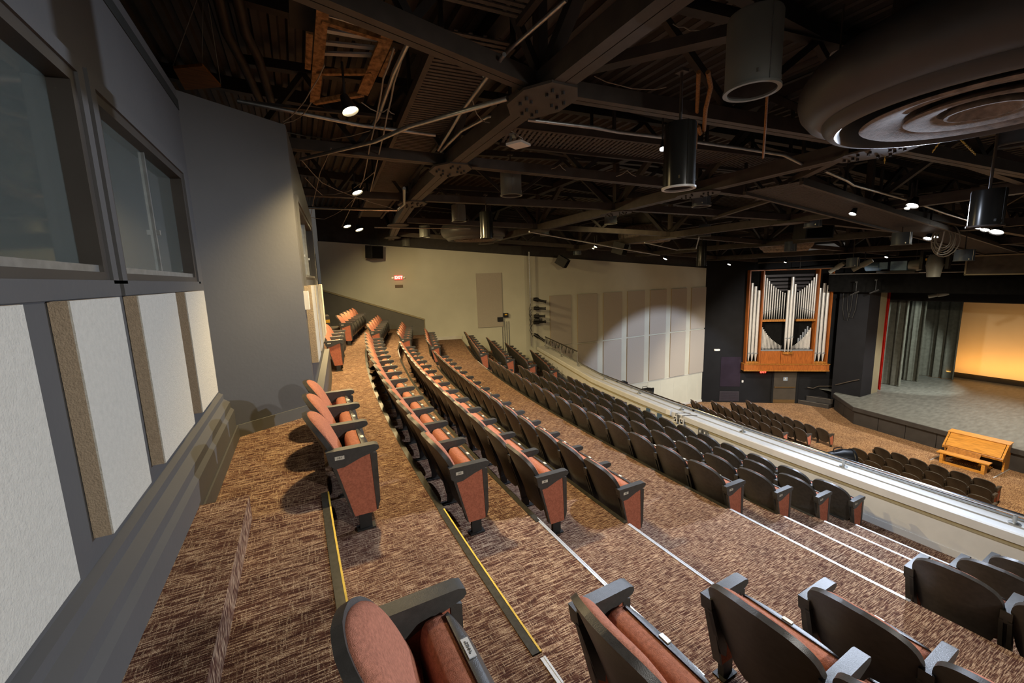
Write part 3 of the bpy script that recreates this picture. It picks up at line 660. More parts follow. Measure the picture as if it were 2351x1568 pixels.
for i in range(7):
    x0 = 10.92+i*1.652
    apanel((x0, 17.56, 0), (1, 0, 0), (0, -1, 0), 1.24, -1.69, .80, .06, f'upper tan panel on the side wall, {ORD[i+1]} from the left', g, 'panel_far', 'panel_side')
    apanel((x0, 17.56, 0), (1, 0, 0), (0, -1, 0), 1.24, -4.33-.02*i, -1.78, .06, f'lower tan panel on the side wall, {ORD[i+1]} from the left', g, 'panel_far', 'panel_side')
# vertical seams of the wainscot boards under the panels
mb = MB()
for x in (15.9, 17.5, 18.5, 19.6, 20.8, 21.7): mb.bar((x, 17.555, -6.3), (x, 17.555, -4.5), .012, .006, up=(1, 0, 0))
mb.bar((15.5, 17.55, -4.47), (22.4, 17.55, -4.47), .02, .02); struct(mb.obj('trim_7', 'white_trim'))
def plate(name, p, d, n, w_, h_, t, m, label, cat, group=None, parts=()):
    p = Vector(p); d = Vector(d).normalized(); n = Vector(n).normalized()
    mb = MB(); rot = Matrix((d, n, Vector((0, 0, 1)))).transposed(); mb.box(p+n*t/2, (w_, t, h_), rot); mb.bevel(min(.004, t*.3)); o = tag(mb.obj(name, m), label, cat, group)
    for nm, dx, dz, ww, hh, tt, mm in parts:
        q = MB(); q.box(p+d*dx+Vector((0, 0, dz))+n*(t+tt/2), (ww, tt, hh), rot); q.obj(nm, mm, o)
    return o
plate('outlet', (px_(.75)-0, .98, -1.95), (0, -1, 0), (-1, .03, 0), .075, .12, .006, 'black_metal', 'black duplex outlet with ivory sockets on the white balcony wall', 'outlet', None, (('socket', 0, .024, .034, .03, .004, 'plate'), ('socket', 0, -.024, .034, .03, .004, 'plate')))
# ------------------------------------------------------------------ roof steel
def zc(x, a=3.65): return a-.065*(x-2)
def gline(x, y): # girder lines bend with the house
    return Vector((x+(.0 if y < 6 else (y-6)**2*.0105 if y < 13 else .0105*49+(y-13)*.147), y, 0))
def steel_beam(name, pts, w_, h_, label, group, m='steel', split=True):
    t = tag(None, '', '') if False else None
    mb = MB()
    for a, b in zip(pts, pts[1:]):
        a = Vector(a); b = Vector(b); sd = (b-a).cross(Vector((0, 0, 1))).normalized()
        if split:
            for k in (-1, 1): mb.bar(a+sd*k*(w_/4+.006), b+sd*k*(w_/4+.006), w_/2, h_)
        else: mb.bar(a, b, w_, h_)
    return mb.obj(name, m)
GX = [2.36, 6.85, 11.4, 16.0, 20.6]; GN = ['nearest the booth wall', 'second from the booth wall', 'third from the booth wall', 'fourth from the booth wall', 'nearest the stage']
def xg(i, y): return gline(GX[i], y).x if i == 0 else GX[i]+(.03*(y-3))*(1 if i < 3 else .4)
RAD = [(3.88, -.2), (6.75, -.215), (9.95, -.40), (13.6, -.35), (17.2, -.12)]
def yr(j, x): y, s = RAD[j]; return y+s*(x-2.4)*(1 if x < 10 else (10-2.4)/(x-2.4)+.35*(x-10)/(x-2.4))
for i, gx in enumerate(GX):
    ys = [-3, 1, 3.9, 6.8, 10, 13.6, 17, 18.3 if i == 0 else 17.2]
    t = thing('roof_truss', (gx, 3.9, zc(gx)), f'dark brown bolted steel roof truss running across the house, {GN[i]}', 'roof truss', 'steel roof trusses')
    L = lambda p: Vector(p)-t.location
    P = [Vector((xg(i, y), y, zc(xg(i, y)))) for y in ys]; w_ = .23 if i == 0 else .2
    mb = MB()
    for a, b in zip(P, P[1:]):
        sd = (b-a).cross(Vector((0, 0, 1))).normalized()
        for k in (-1, 1): mb.bar(L(a+sd*k*(w_/4+.005)), L(b+sd*k*(w_/4+.005)), w_/2, .2)
    mb.obj('bottom_chord', 'steel', t)
    mb = MB()
    for a, b in zip(P, P[1:]): mb.bar(L(a+Vector((0, 0, 1.08))), L(b+Vector((0, 0, 1.08))), .18, .14)
    mb.obj('top_chord', 'steel_dark', t)
    for j in range(5):
        x = gx; y = yr(j, gx) if i else RAD[j][0]
        n0 = Vector((xg(i, y), y, zc(xg(i, y))))
        for dy in (-1.35, 0, 1.35):
            mb = MB(); mb.bar(L(n0+Vector((0, 0, .05))), L(n0+Vector((0, dy, 1.05))), .12, .10); mb.obj('web_member', 'steel_dark' if dy else 'steel', t)
        mb = MB(); nb = n0+Vector((0, 0, -.108)); hw, hl = (.30, .42)
        mb.prism([L(nb+Vector(q)) for q in ((-hw, -.18, 0), (-.14, -hl, 0), (.14, -hl, 0), (hw, -.20, 0), (hw, .14, 0), (.14, hl, 0), (-.14, hl, 0), (-hw, .18, 0))], (0, 0, -.012), (0, 0, .012)); gp = mb.obj('gusset_plate', 'steel', t)
        if i < 2 and j < 3:
            bm_ = None
            for bx_, by_ in ((-.06, .30), (.06, .30), (-.06, .2), (.06, .2), (-.06, -.30), (.06, -.30), (-.06, -.2), (.06, -.2), (.2, -.1), (.2, .03), (-.2, .08), (-.2, -.05), (.12, .0), (-.12, 0)):
                if bm_ is None: mb = MB(); mb.lathe([(0, -.03), (.017, -.03), (.017, 0), (0, 0)], (0, 0, 0), 6); bm_ = mb.mesh('bolt', 'steel_dark')
                ob = link(bm_, gp, 'bolt'); ob.location = L(nb+Vector((bx_, by_, -.012)))
for j in range(5):
    xs_ = [-.4, 2.4, 6.85, 11.4, 16, 20.6, 24.5] if j < 3 else [2.9+.4*j-.9, 6.9, 11.4, 16, 20.6, 24]
    P = [Vector((x, yr(j, x), zc(x)+.03)) for x in xs_ if yr(j, x) < ywall(x)-.2]
    if j == 0: P[0].y = 3.35
    t = thing('roof_beam', P[1], f'dark steel chord beam fanning from the booth towards the stage, {ORD[j+1]} from the camera', 'roof beam', 'fanning roof beams')
    L = lambda p: Vector(p)-t.location
    mb = MB()
    for a, b in zip(P, P[1:]):
        sd = (b-a).cross(Vector((0, 0, 1))).normalized()
        for k in (-1, 1): mb.bar(L(a+sd*k*.043), L(b+sd*k*.043), .075, .15)
    mb.obj('bottom_chord', 'steel', t)
    mb = MB()
    for a, b in zip(P, P[1:]): mb.bar(L(a+Vector((0, 0, 1.05))), L(b+Vector((0, 0, 1.05))), .13, .12)
    mb.obj('top_chord', 'steel_dark', t)
    for a, b in zip(P, P[1:]):
        for f0, f1 in ((.02, .27), (.5, .27), (.5, .76), (.98, .76)):
            mb = MB(); mb.bar(L(a.lerp(b, f0)+Vector((0, 0, .06))), L(a.lerp(b, f1)+Vector((0, 0, 1.0))), .075, .07); mb.obj('web_member', 'steel_dark', t)
# lateral braces in the plane of the bottom chords, purlins under the deck
def brace(u0, v0, u1, v1, a, w_, label):
    p, q = PC(u0, v0, a), PC(u1, v1, a); mb = MB(); mb.bar(p, q, w_, w_*.7); tag(mb.obj('brace', 'steel'), label, 'brace', 'diagonal steel roof braces')
brace(1240, 180, 1700, 70, 3.95, .14, 'dark diagonal brace rising from the bolted node towards the upper right')
brace(1960, 345, 1740, 455, 3.6, .12, 'long dark brace running down left from the second bolted node')
brace(1640, 500, 1830, 440, 3.6, .09, 'short dark brace behind the blue grey can')
brace(2351, 420, 2080, 330, 3.7, .10, 'dark brace descending behind the round air diffuser')
brace(560, 235, 900, 270, 3.8, .05, 'slim bar crossing above the return wall below the hatch')
mb = MB()
for y in (-2, .6, 3.2, 5.8, 8.4, 11, 13.6, 16.2): mb.bar((-2, y, zdeck(-2)-.12), (26, y, zdeck(26)-.12), .13, .2)
t = struct(mb.obj('trim_8', 'steel_dark'))
# catwalks: expanded metal decks between two angle rails
def catwalk(A, B, w_, label, ribs=False):
    A = Vector(A); B = Vector(B); d = (B-A).normalized(); sd = d.cross(Vector((0, 0, 1))).normalized(); L_ = (B-A).length
    t = thing('catwalk', (A+B)/2, label, 'catwalk', 'metal catwalks in the roof'); L = lambda p: Vector(p)-t.location
    for k in (-1, 1):
        mb = MB(); mb.bar(L(A+sd*k*w_/2), L(B+sd*k*w_/2), .06, .11); mb.obj('side_rail', 'steel', t)
    mb = MB(); n = int(L_/.075)
    for i in range(n):     # cross bars of the mesh
        p = A+d*(L_*(i+.5)/n); mb.bar(L(p-sd*w_/2), L(p+sd*w_/2), .052 if ribs else .045, .012)
    for k in range(6): mb.bar(L(A+sd*w_*(k/5-.5)+Vector((0, 0, .012))), L(B+sd*w_*(k/5-.5)+Vector((0, 0, .012))), .035, .012)
    mb.obj('mesh_deck', 'grate', t)
    for i in range(int(L_/1.6)+1):
        for k in (-1, 1):
            p = A+d*min(L_, i*1.6)+sd*k*w_/2; mb = MB(); mb.bar(L(p), L(p+Vector((0, 0, .75))), .04, .04); mb.obj('hanger', 'steel_dark', t)
catwalk((1.45, -2, 4.15), (1.62, 3.75, 4.12), .85, 'mesh catwalk overhead near the top centre of the photo')
catwalk((1.75, 4.0, 4.05), (2.45, 15.5, 3.98), .72, 'mesh catwalk running away along the booth wall beside the floodlights')
catwalk((3.05, 6.1, 3.95), (8.8, 4.6, 3.55), .85, 'mesh catwalk behind the white wireless box, heading right')
catwalk((7.35, 4.62, 3.16), (23.8, 6.02, 2.10), .92, 'long ribbed catwalk crossing the right side above the orchestra', True)
# ------------------------------------------------------------------ cans (cylindrical fixtures)
def can(u, v, D, dia, h, m, label, rim='can_grey', stem=.3):
    p = PD(u, v, D); t = thing('cylinder_light', p, label, 'cylinder light', 'round can fixtures hanging from the roof steel'); r = dia/2
    mb = MB(); mb.lathe([(r*.93, -h/2), (r, -h/2), (r, h/2-.015), (r*.97, h/2), (0, h/2), (0, h/2-.02), (r*.93, h/2-.02)], (0, 0, 0), 36, close=True); mb.obj('housing', m, t, 40)
    mb = MB(); mb.lathe([(r*.90, -h/2-.006), (r+.012, -h/2-.006), (r+.012, -h/2+.012), (r*.90, -h/2+.012)], (0, 0, 0), 36, close=True); mb.obj('rim', rim, t, 40)
    mb = MB(); mb.lathe([(r*.88, -h/2+.01), (r*.80, h*.1), (0, h*.12)], (0, 0, 0), 30); mb.obj('reflector', 'can_in', t, 40)
    stem = max(stem, zc(p.x)+.12-p.z-h/2); mb = MB(); mb.tube([(0, 0, h/2), (0, 0, h/2+stem)], .014); mb.box((0, 0, h/2+stem), (.09, .09, .03)); mb.obj('stem', 'steel', t)
    mb = MB(); mb.box((r*.72, -r*.68, -h*.36), (.02, .02, .035)); mb.box((-r*.7, -r*.7, -h*.36), (.02, .02, .03)); mb.bar((-r*.35, -r*.945, -h/2), (-r*.35, -r*.945, h/2), .006, .006); mb.obj('fasteners', 'galv' if m != 'can_black' else 'can_black', t)
    return t
can(1730, 124, 4.37, .42, .58, 'can_grey', 'large grey can hanging at top right beside the round diffuser')
can(1560, 360, 4.66, .30, .60, 'can_black', 'shiny black can in front of the white LED', 'ring_white')
can(1173, 422, 7.96, .38, .41, 'can_grey', 'grey can left of centre beneath the white wireless box')
can(1053, 490, 11.89, .38, .43, 'can_grey', 'grey can left of the slim black can')
can(1117, 517, 9.92, .30, .58, 'can_black', 'slim black can in front of the far round diffuser', 'can_black')
can(975, 531, 15.96, .38, .41, 'can_grey', 'small grey can above the far wall near the big speaker')
can(1611, 452, 10.39, .38, .40, 'can_blue', 'blue grey can below the shiny black can')
can(1402, 498, 13.84, .38, .41, 'can_blue', 'dark can in the middle distance above the distant pale diffuser')
can(1618, 529, 15.85, .38, .38, 'can_blue', 'dark can just above a tall black can at centre right')
can(1611, 582, 16.11, .32, .85, 'can_black', 'tall black can hanging above the corner of the dark wall', 'can_black')
can(1867, 504, 13.54, .38, .38, 'can_blue', 'grey can in front of the boxy black speaker')
can(2267, 478, 7.66, .30, .42, 'can_black', 'shiny black can at right above two lit spotlights', 'can_in')
can(2335, 300, 9.5, .38, .38, 'can_blue', 'blue grey can at the right edge below the big diffuser')
can(1815, 566, 18.58, .38, .35, 'can_blue', 'small grey can above the organ, left of two distant speakers')
can(2070, 548, 14.89, .40, .31, 'can_blue', 'grey can above the blue hoist motor')
can(2214, 586, 16.96, .40, .30, 'can_blue', 'grey can beside the grey rectangular panel')
can(1958, 602, 19.5, .38, .32, 'can_blue', 'small grey can over the left end of the black border')
can(1250, 530, 18.0, .38, .40, 'can_blue', 'tiny dark can above the left speaker on the side wall')
can(1437, 562, 19.5, .38, .38, 'can_blue', 'tiny dark can under the distant pale diffuser')
can(1325, 576, 21, .38, .38, 'can_blue', 'tiny dark can above the cream wall, right of the tilted speaker')
can(932, 556, 19.5, .38, .36, 'can_grey', 'tiny dark can beside the big far speaker')
# ------------------------------------------------------------------ round air diffusers
def diffuser(c, R, label, m='diffuser', m2='diffuser_dusty', k=1.0):
    t = thing('air_diffuser', c, label, 'air diffuser', 'round stepped air diffusers')
    mb = MB(); mb.lathe([(R*.50, .70), (R*.70, .68), (R*.86, .62), (R*.95, .53), (R*.995, .42), (R, .32), (R*.98, .22), (R*.93, .13), (R*.87, .085), (R*.845, .09), (R*.835, .05), (R*.80, .0), (R*.76, -.01), (R*.735, .02), (R*.72, .12), (R*.48, .5)], (0, 0, 0), 72, close=True); mb.obj('outer_ring', m, t, 50)
    mb = MB(); mb.lathe([(R*.62, .01), (R*.60, -.005), (R*.40, .05), (R*.28, .16), (R*.26, .22), (R*.42, .12), (R*.60, .03)], (0, 0, 0), 64, close=True); mb.obj('middle_ring', m2, t, 50)
    mb = MB(); mb.lathe([(R*.385, .0), (R*.37, -.015), (R*.22, .03), (R*.2, .10), (R*.24, .10), (R*.37, .02)], (0, 0, 0), 56, close=True); mb.obj('inner_ring', m2, t, 50)
    mb = MB(); mb.lathe([(0, .06), (R*.12, .05), (R*.17, -.01), (R*.185, -.01), (R*.185, .01), (R*.14, .09), (0, .1)], (0, 0, 0), 48); mb.obj('centre_cone', m2, t, 50)
    mb = MB(); mb.lathe([(R*.5, .55), (R*.5, 1.3)], (0, 0, 0), 40); mb.obj('neck_duct', 'steel_dark', t, 50)
    return t
def pz(u, v, z): d = ray(u, v); k = (z-HC)/d.z; return Vector((d.x*k, d.y*k, z))
diffuser(pz(2262, 254, 3.08), 1.37, 'huge round dark grey diffuser at the top right corner')
diffuser(PD(1091, 552, 16.2), 1.27, 'round dark diffuser hanging in the far left distance')
diffuser(PD(1484, 556, 19.0), 1.17, 'pale tan round diffuser in the middle distance', 'diffuser_dusty')
diffuser(PD(1803, 577, 20.5), .95, 'small round diffuser above the organ', 'diffuser_dusty')
# ------------------------------------------------------------------ stage platform
ZS = -5.5
EDGE = [(27.55, 12.75), (27.12, 12.65), (25.30, 10.85), (24.95, 8.6), (24.62, 6.3), (24.45, 4.4), (24.45, 1.7), (24.7, -1.5), (25.0, -4.5)]
st = thing('stage', (30, 5, -6.43), 'black stage platform with angled panelled front and worn dark deck', 'stage')
L = lambda p: Vector(p)-st.location
mb = MB(); poly = EDGE+[(38.4, -4.5), (38.4, 14.4), (27.55, 14.4)]
mb.prism([L((x, y, ZS-.02)) for x, y in poly], (0, 0, 0), (0, 0, .02)); mb.obj('stage_deck', 'stage_floor', st)
mb = MB()
for (a, b), (c, d) in zip(EDGE, EDGE[1:]):
    if b > 12.7: continue
    A_ = Vector((a, b, 0)); B_ = Vector((c, d, 0)); mb.bar(L(A_+Vector((-.0, 0, ZS-.105))), L(B_+Vector((-.0, 0, ZS-.105))), .10, .20)
mb.obj('deck_edge', 'apron', st)
for (a, b), (c, d) in zip(EDGE, EDGE[1:]):
    A_ = Vector((a, b, 0)); B_ = Vector((c, d, 0)); dd = (B_-A_); n = max(1, round(dd.length/1.22)); dd.normalize(); q = dd.cross(Vector((0, 0, 1))); ln = (B_-A_).length
    q = Vector((-abs(q.x), q.y if q.x < 0 else -q.y, 0))
    for i in range(n):
        if b > 12.7: continue
        mb = MB(); s0, s1 = ln*i/n+.012, ln*(i+1)/n-.012; p0 = A_+dd*s0-q*.07; p1 = A_+dd*s1-q*.07
        mb.prism([L(p0+Vector((0, 0, -6.45))), L(p1+Vector((0, 0, -6.45))), L(p1+Vector((0, 0, ZS-.2))), L(p0+Vector((0, 0, ZS-.2)))], (0, 0, 0), -q*.03)
        mb.bar(L(p0+q*.006+Vector((0, 0, -6.38))), L(p1+q*.006+Vector((0, 0, -6.38))), .012, .12); mb.obj('front_panel', 'apron', st)
# steps in the corner beside the stage
t = thing('steps', (27.3, 13.2, -6.43), 'two low black steps between the dark wall and the stage corner', 'steps')
for i, (x0, z1) in enumerate(((26.55, -6.2), (26.95, -5.95))):
    mb = MB(); y1 = 14.25-i*.25; mb.prism([Vector(p)-t.location for p in ((x0, y1, -6.43), (x0+.40, 12.78, -6.43), (27.5, 12.80, -6.43), (27.5, 13.6, -6.43))], (0, 0, 0), (0, 0, z1+6.43)); o = mb.obj('step', 'apron', t)
    mb = MB(); mb.bar(Vector((x0, y1, z1+.004))-t.location, Vector((x0+.40, 12.78, z1+.004))-t.location, .04, .012); mb.obj('step_nosing', 'galv', o)
def handrail(pts, label, brackets):
    t = thing('wall_handrail', pts[0], label, 'handrail', 'dark handrails beside the stage'); L = lambda p: Vector(p)-t.location
    mb = MB(); mb.tube([L(p) for p in pts], .028, 10); mb.obj('rail', 'steel', t, 50)
    for p, n in brackets:
        mb = MB(); mb.tube([L(p), L(Vector(p)+Vector(n))], .012, 6); mb.obj('bracket', 'steel', t)
handrail([SP(5.75, -5.40, .10), SP(6.06, -5.46, .10), SP(6.36, -5.32, .10), SP(7.2, -5.31, .10)], 'dark handrail on the black wall above the corner steps', [(SP(6.1, -5.46, .1), -SN*.1), (SP(6.9, -5.31, .1), -SN*.1)])
handrail([(27.42, 12.75, -5.05), (27.42, 11.9, -4.62), (27.42, 11.62, -4.5)], 'short sloping handrail on the navy wall beside the stage', [((27.42, 12.5, -4.92), (.1, 0, 0)), ((27.42, 11.75, -4.56), (.1, 0, 0))])
# ------------------------------------------------------------------ stage drapery
def drape(name, x, y0, y1, z0, z1, m, label, cat, amp=.07, wl=.34, group=None, hem=True, ph=0., axis='y', thick=.012):
    n = max(12, int(abs(y1-y0)/wl*10)); A_ = []; B_ = []
    rnd = random.Random(label); offs = [rnd.uniform(-.5, .5) for _ in range(40)]
    for i in range(n+1):
        y = y0+(y1-y0)*i/n; f = y/wl*2*math.pi+ph; d = amp*(math.sin(f+1.3*math.sin(f*.37+offs[0]*6))+.35*math.sin(f*2.3+offs[1]*6))
        ca = []; cb = []
        for k in range(5):
            z = z0+(z1-z0)*k/4; dd = d*(1.0 if k < 3 else .8-.1*k*.5)
            ca.append(Vector((x+dd-thick/2, y, z))); cb.append(Vector((x+dd+thick/2, y, z)))
        A_.append(ca); B_.append(cb)
    mb = MB(); mb.grid2(A_, B_); o = mb.obj(name, m, None, 50)
    return tag(o, label, cat, group)
g = 'grey stage leg curtains'
drape('stage_curtain', 31.8, 12.35, 11.38, ZS+.02, .9, 'curtain', 'front grey leg curtain, nearest the red curtain', 'curtain', .09, .5, g)
drape('stage_curtain', 33.9, 12.15, 11.3, ZS+.02, .9, 'curtain', 'middle grey leg curtain, second behind the red curtain', 'curtain', .09, .46, g)
drape('stage_curtain', 36.15, 12.1, 10.38, ZS+.02, .9, 'curtain', 'rear grey leg curtain beside the glowing backdrop', 'curtain', .10, .55, g)
drape('stage_curtain', 30.0, 12.9, 11.61, ZS+.02, .95, 'red_cloth', 'narrow strip of red main curtain bunched beside the proscenium', 'curtain', .05, .16)
drape('backdrop', 37.55, 12.0, -4.4, ZS+.26, 1.2, 'cyc', 'plain cream backdrop glowing amber at the back of the stage', 'backdrop', .004, 2.5)
mb = MB(); mb.box((37.3, 3.8, ZS+.13), (.3, 14.6, .26)); tag(mb.obj('ground_row', 'black_wall'), 'long low black ground row along the foot of the glowing backdrop', 'ground row')
t = thing('border_curtain', (26.5, 5, 1.3), 'black border curtain hanging from a pipe across the stage opening', 'border curtain')
o = drape('valance', 26.5, 13.1, -4.4, .40, 1.35, 'black_cloth', 'x y z q', 'x', .012, .5); o.location = -t.location
for k in ('label', 'category'): del o[k]
o.parent = t
mb = MB(); mb.tube([(0, 8.1, .07), (0, -9.4, .07)], .025); mb.obj('pipe_batten', 'galv', t, 50)
mb = MB()
for i in range(40): mb.box((0, 7.9-i*.42, .05), (.012, .03, .05))
mb.obj('tie_cords', 'black_cloth', t)
drape('border_curtain', 30.4, 12.6, -4.4, -.24, .9, 'black_wall', 'second dark border across the stage, just above the leg curtains', 'border curtain', .01, .6)
# ------------------------------------------------------------------ pipe organ on the dark wall
org = thing('pipe_organ', SP(4.3, -4.3), 'walnut cased pipe organ with grey metal pipes on the dark wall', 'organ'); L = lambda p: Vector(p)-org.location
S0, S1, T0, T1 = 2.05, 6.55, 2.83, 5.79; ZT, ZB = 1.66, -3.88
def board(nm, s0, s1, z0, z1, k0, k1, m='walnut', par=org, bev=0):
    mb = MB(); mb.prism([L(SP(s0, z0, k0)), L(SP(s1, z0, k0)), L(SP(s1, z1, k0)), L(SP(s0, z1, k0))], (0, 0, 0), SN*(k1-k0)); return mb.obj(nm, m, par)
board('side_stile', S0, S0+.06, ZB, ZT, .02, .42); board('side_stile', S1-.06, S1, ZB, ZT, .02, .42); board('side_stile', T0-.035, T0+.035, ZB, ZT, .02, .42); board('side_stile', T1-.035, T1+.035, ZB, ZT, .02, .42)
board('top_rail', S0, S1, ZT, ZT+.06, .02, .44); board('back_board', S0, S1, ZB, ZT, .005, .02, 'black_cloth')
board('plinth', S0-.08, S1+.08, ZB-.37, ZB-.03, .02, .50); board('plinth_cap', S0-.10, S1+.10, ZB-.03, ZB+.01, .02, .54, 'oak_dark'); board('plinth_foot', S0-.10, S1+.10, ZB-.43, ZB-.37, .02, .53, 'oak_dark')
board('lower_panel', T0+.035, 4.02, ZB+.01, -3.10, .30, .34); board('lower_panel', 4.04, 4.62, ZB+.01, -3.14, .31, .36); board('lower_panel', 4.64, T1-.035, ZB+.01, -3.10, .30, .34)
board('mid_rail', T0+.035, 4.15, -1.33, -1.21, .10, .40, 'oak_dark'); board('mid_rail', 4.72, T1-.035, -1.33, -1.21, .10, .40, 'oak_dark')
board('tower_shelf', S0+.06, T0-.035, ZB+.02, ZB+.12, .10, .40, 'oak_dark'); board('tower_shelf', T1+.035, S1-.06, ZB+.02, ZB+.12, .10, .40, 'oak_dark')
board('pipe_shelf', T0+.04, T1-.04, -3.10, -3.04, .10, .36, 'pipe_lead')
mb = MB(); mb.prism([L(SP(s, -3.28, k)) for s, k in ((4.1, .34), (4.62, .34), (4.62, .46), (4.36, .56), (4.1, .46))], (0, 0, 0), (0, 0, .14)); mb.obj('bracket_shelf', 'oak_dark', org)
mb = MB()
for z in (1.35, 1.12, .9, .7, .5): mb.bar(L(SP(T0+.1, z, .04)), L(SP(T1-.1, z, .04)), .015, .13, up=(0, 0, 1))
mb.obj('swell_shutters', 'louver', org)
def opipe(s, top, bot, mouth, r, k=.24, m='pipe'):
    mb = MB(); c = L(SP(s, 0, k)); mb.lathe([(r*.22, bot), (r*.30, bot+.02), (r, mouth), (r, top), (r*.93, top), (r*.93, top-.03), (0, top-.03)], c, 14)
    o = mb.obj('organ_pipe', m, org, 45)
    if r > .022 and top-bot > 1.2:
        mb = MB(); q = c+SN*(r*.98); rot = Matrix((SD, SN, Vector((0, 0, 1)))).transposed(); mb.box(q+Vector((0, 0, mouth+r*.35)), (r*1.15, .012, r*.5), rot); mb.box(q+Vector((0, 0, mouth-.005)), (r*1.9, .03, .02), rot); mb.obj('pipe_mouth', 'pipe_lead', o)
pyz = lambda p: 1.65-(p-120)*.00466
for s, p in ((2.27, 265), (2.47, 310), (2.67, 362)): opipe(s, pyz(p), ZB+.12, -3.26, .082)
for s, p in ((5.95, 350), (6.16, 292), (6.37, 320)): opipe(s, pyz(p), ZB+.12, -3.26, .082)
tops = (168, 208, 247, 285, 308, 332, 353, 370, 388, 400)
for i, p in enumerate(tops):
    r = .048-.0024*i; mo = -.80+.042*i
    opipe(T0+.10+i*.127, pyz(p), -1.21, mo, r, .26); opipe(T1-.10-i*.117, pyz(p+8), -1.21, mo, r, .26)
for s, p, r in ((4.20, 367, .072), (4.38, 203, .085), (4.54, 292, .055)): opipe(s, pyz(p), -3.14, -2.33 if r > .06 else -2.25, r, .42)
lt = (835, 862, 888, 912, 935, 955, 974, 990, 1005, 1020, 1033, 1045, 1056, 1066, 1074)
for i, p in enumerate(lt):
    r = .036-.0015*i; opipe(T0+.13+i*.078, pyz(p), -3.04, -2.92, r, .24); opipe(T1-.20-i*.068, pyz(p+12), -3.04, -2.92, r, .24)
for i in range(5): opipe(T1-.30-i*.115, pyz(830+i*38), -3.0, -2.9, .045, .13, 'pipe_lead')
opipe(T0+.06, pyz(812), -3.04, -2.85, .045, .15, 'pipe_lead')
# ------------------------------------------------------------------ door, exit sign and fittings on the dark wall
mb = MB(); mb.prism([SP(3.88, -6.42, .005), SP(5.14, -6.42, .005), SP(5.14, -4.42, .005), SP(3.88, -4.42, .005)], (0, 0, 0), SN*.035); d2 = struct(mb.obj('door_2', 'door_dark'))
mb = MB()
for s in (3.82, 5.2): mb.bar(SP(s, -6.42, .02), SP(s, -4.36, .02), .11, .07, up=SN)
mb.bar(SP(3.78, -4.38, .02), SP(5.25, -4.38, .02), .07, .10); mb.obj('door_frame', 'black_wall', d2)
mb = MB(); mb.bar(SP(3.95, -5.41, .09), SP(5.08, -5.40, .09), .04, .05); mb.bar(SP(3.95, -5.41, .06), SP(3.95, -5.41, .1), .05, .1); mb.obj('panic_bar', 'brown_plate', d2)
mb = MB(); mb.prism([SP(3.9, -6.41, .042), SP(5.12, -6.41, .042), SP(5.12, -6.20, .042), SP(3.9, -6.20, .042)], (0, 0, 0), SN*.004); mb.obj('kick_plate', 'brown_plate', d2)
plate('door_sign', SP(4.52, -4.89, .042), SD, SN, .24, .23, .006, 'sign_blue', 'small square blue grey sign on the dark stage side door', 'sign', None, (('pictogram', 0, .03, .07, .07, .002, 'plate'), ('text_line', 0, -.06, .12, .018, .002, 'plate')))
o = plate('exit_sign', SP(3.25, -4.47, .0), SD, SN, .34, .20, .05, 'black_metal', 'red lit EXIT sign below the organ on the dark wall', 'exit sign')
text_obj('sign_letters', 'EXIT', .17, 'exit_red', o, frame4(SP(3.23, -4.47, .054), SD, (0, 0, 1)), .003, .006)
mb = MB(); mb.prism([SP(3.41, -4.47+z, .052) for z in (0,)]+[SP(3.375, -4.44, .052), SP(3.375, -4.50, .052)], (0, 0, 0), SN*.004); mb.obj('arrow', 'exit_red', o)
light('POINT', SP(3.25, -4.47, .2), 2.0, (1, .05, .03), .05)
o = plate('wall_panel', SP(1.37, -4.47, 0), SD, SN, 1.16, 1.88, .03, 'screen', 'large glossy dark purple panel on the black wall left of the organ', 'panel')
t = plate('air_grille', SP(1.36, -6.03, 0), SD, SN, 1.14, .62, .03, 'louver', 'low dark grille of horizontal slats beneath the purple panel', 'grille')
mb = MB()
for i in range(12): mb.bar(SP(.83, -6.30+i*.048, .034), SP(1.89, -6.30+i*.048, .034), .016, .012)
mb.obj('slats', 'screen', t)
plate('thermostat', SP(2.1, -5.07), SD, SN, .09, .13, .03, 'white_plastic', 'small white thermostat on the black wall under the organ corner', 'thermostat', None, (('sensor_window', 0, .02, .05, .04, .003, 'louver'),))
t = thing('emergency_light', SP(.5, -3.08, .06), 'white twin head emergency light on the black wall beside the cream corner', 'emergency light')
mb = MB(); mb.box((0, 0, 0), (.30, .09, .11), Matrix((SD, SN, Vector((0, 0, 1)))).transposed()); mb.bevel(.01); mb.obj('lamp_body', 'white_plastic', t)
for k in (-1, 1): mb = MB(); mb.lathe([(.02, -.03), (.045, .02), (.045, .03), (0, .03)], SD*k*.12+SN*.07+Vector((0, 0, .02)), 14, SN); mb.obj('lamp_head', 'white_plastic', t, 50)
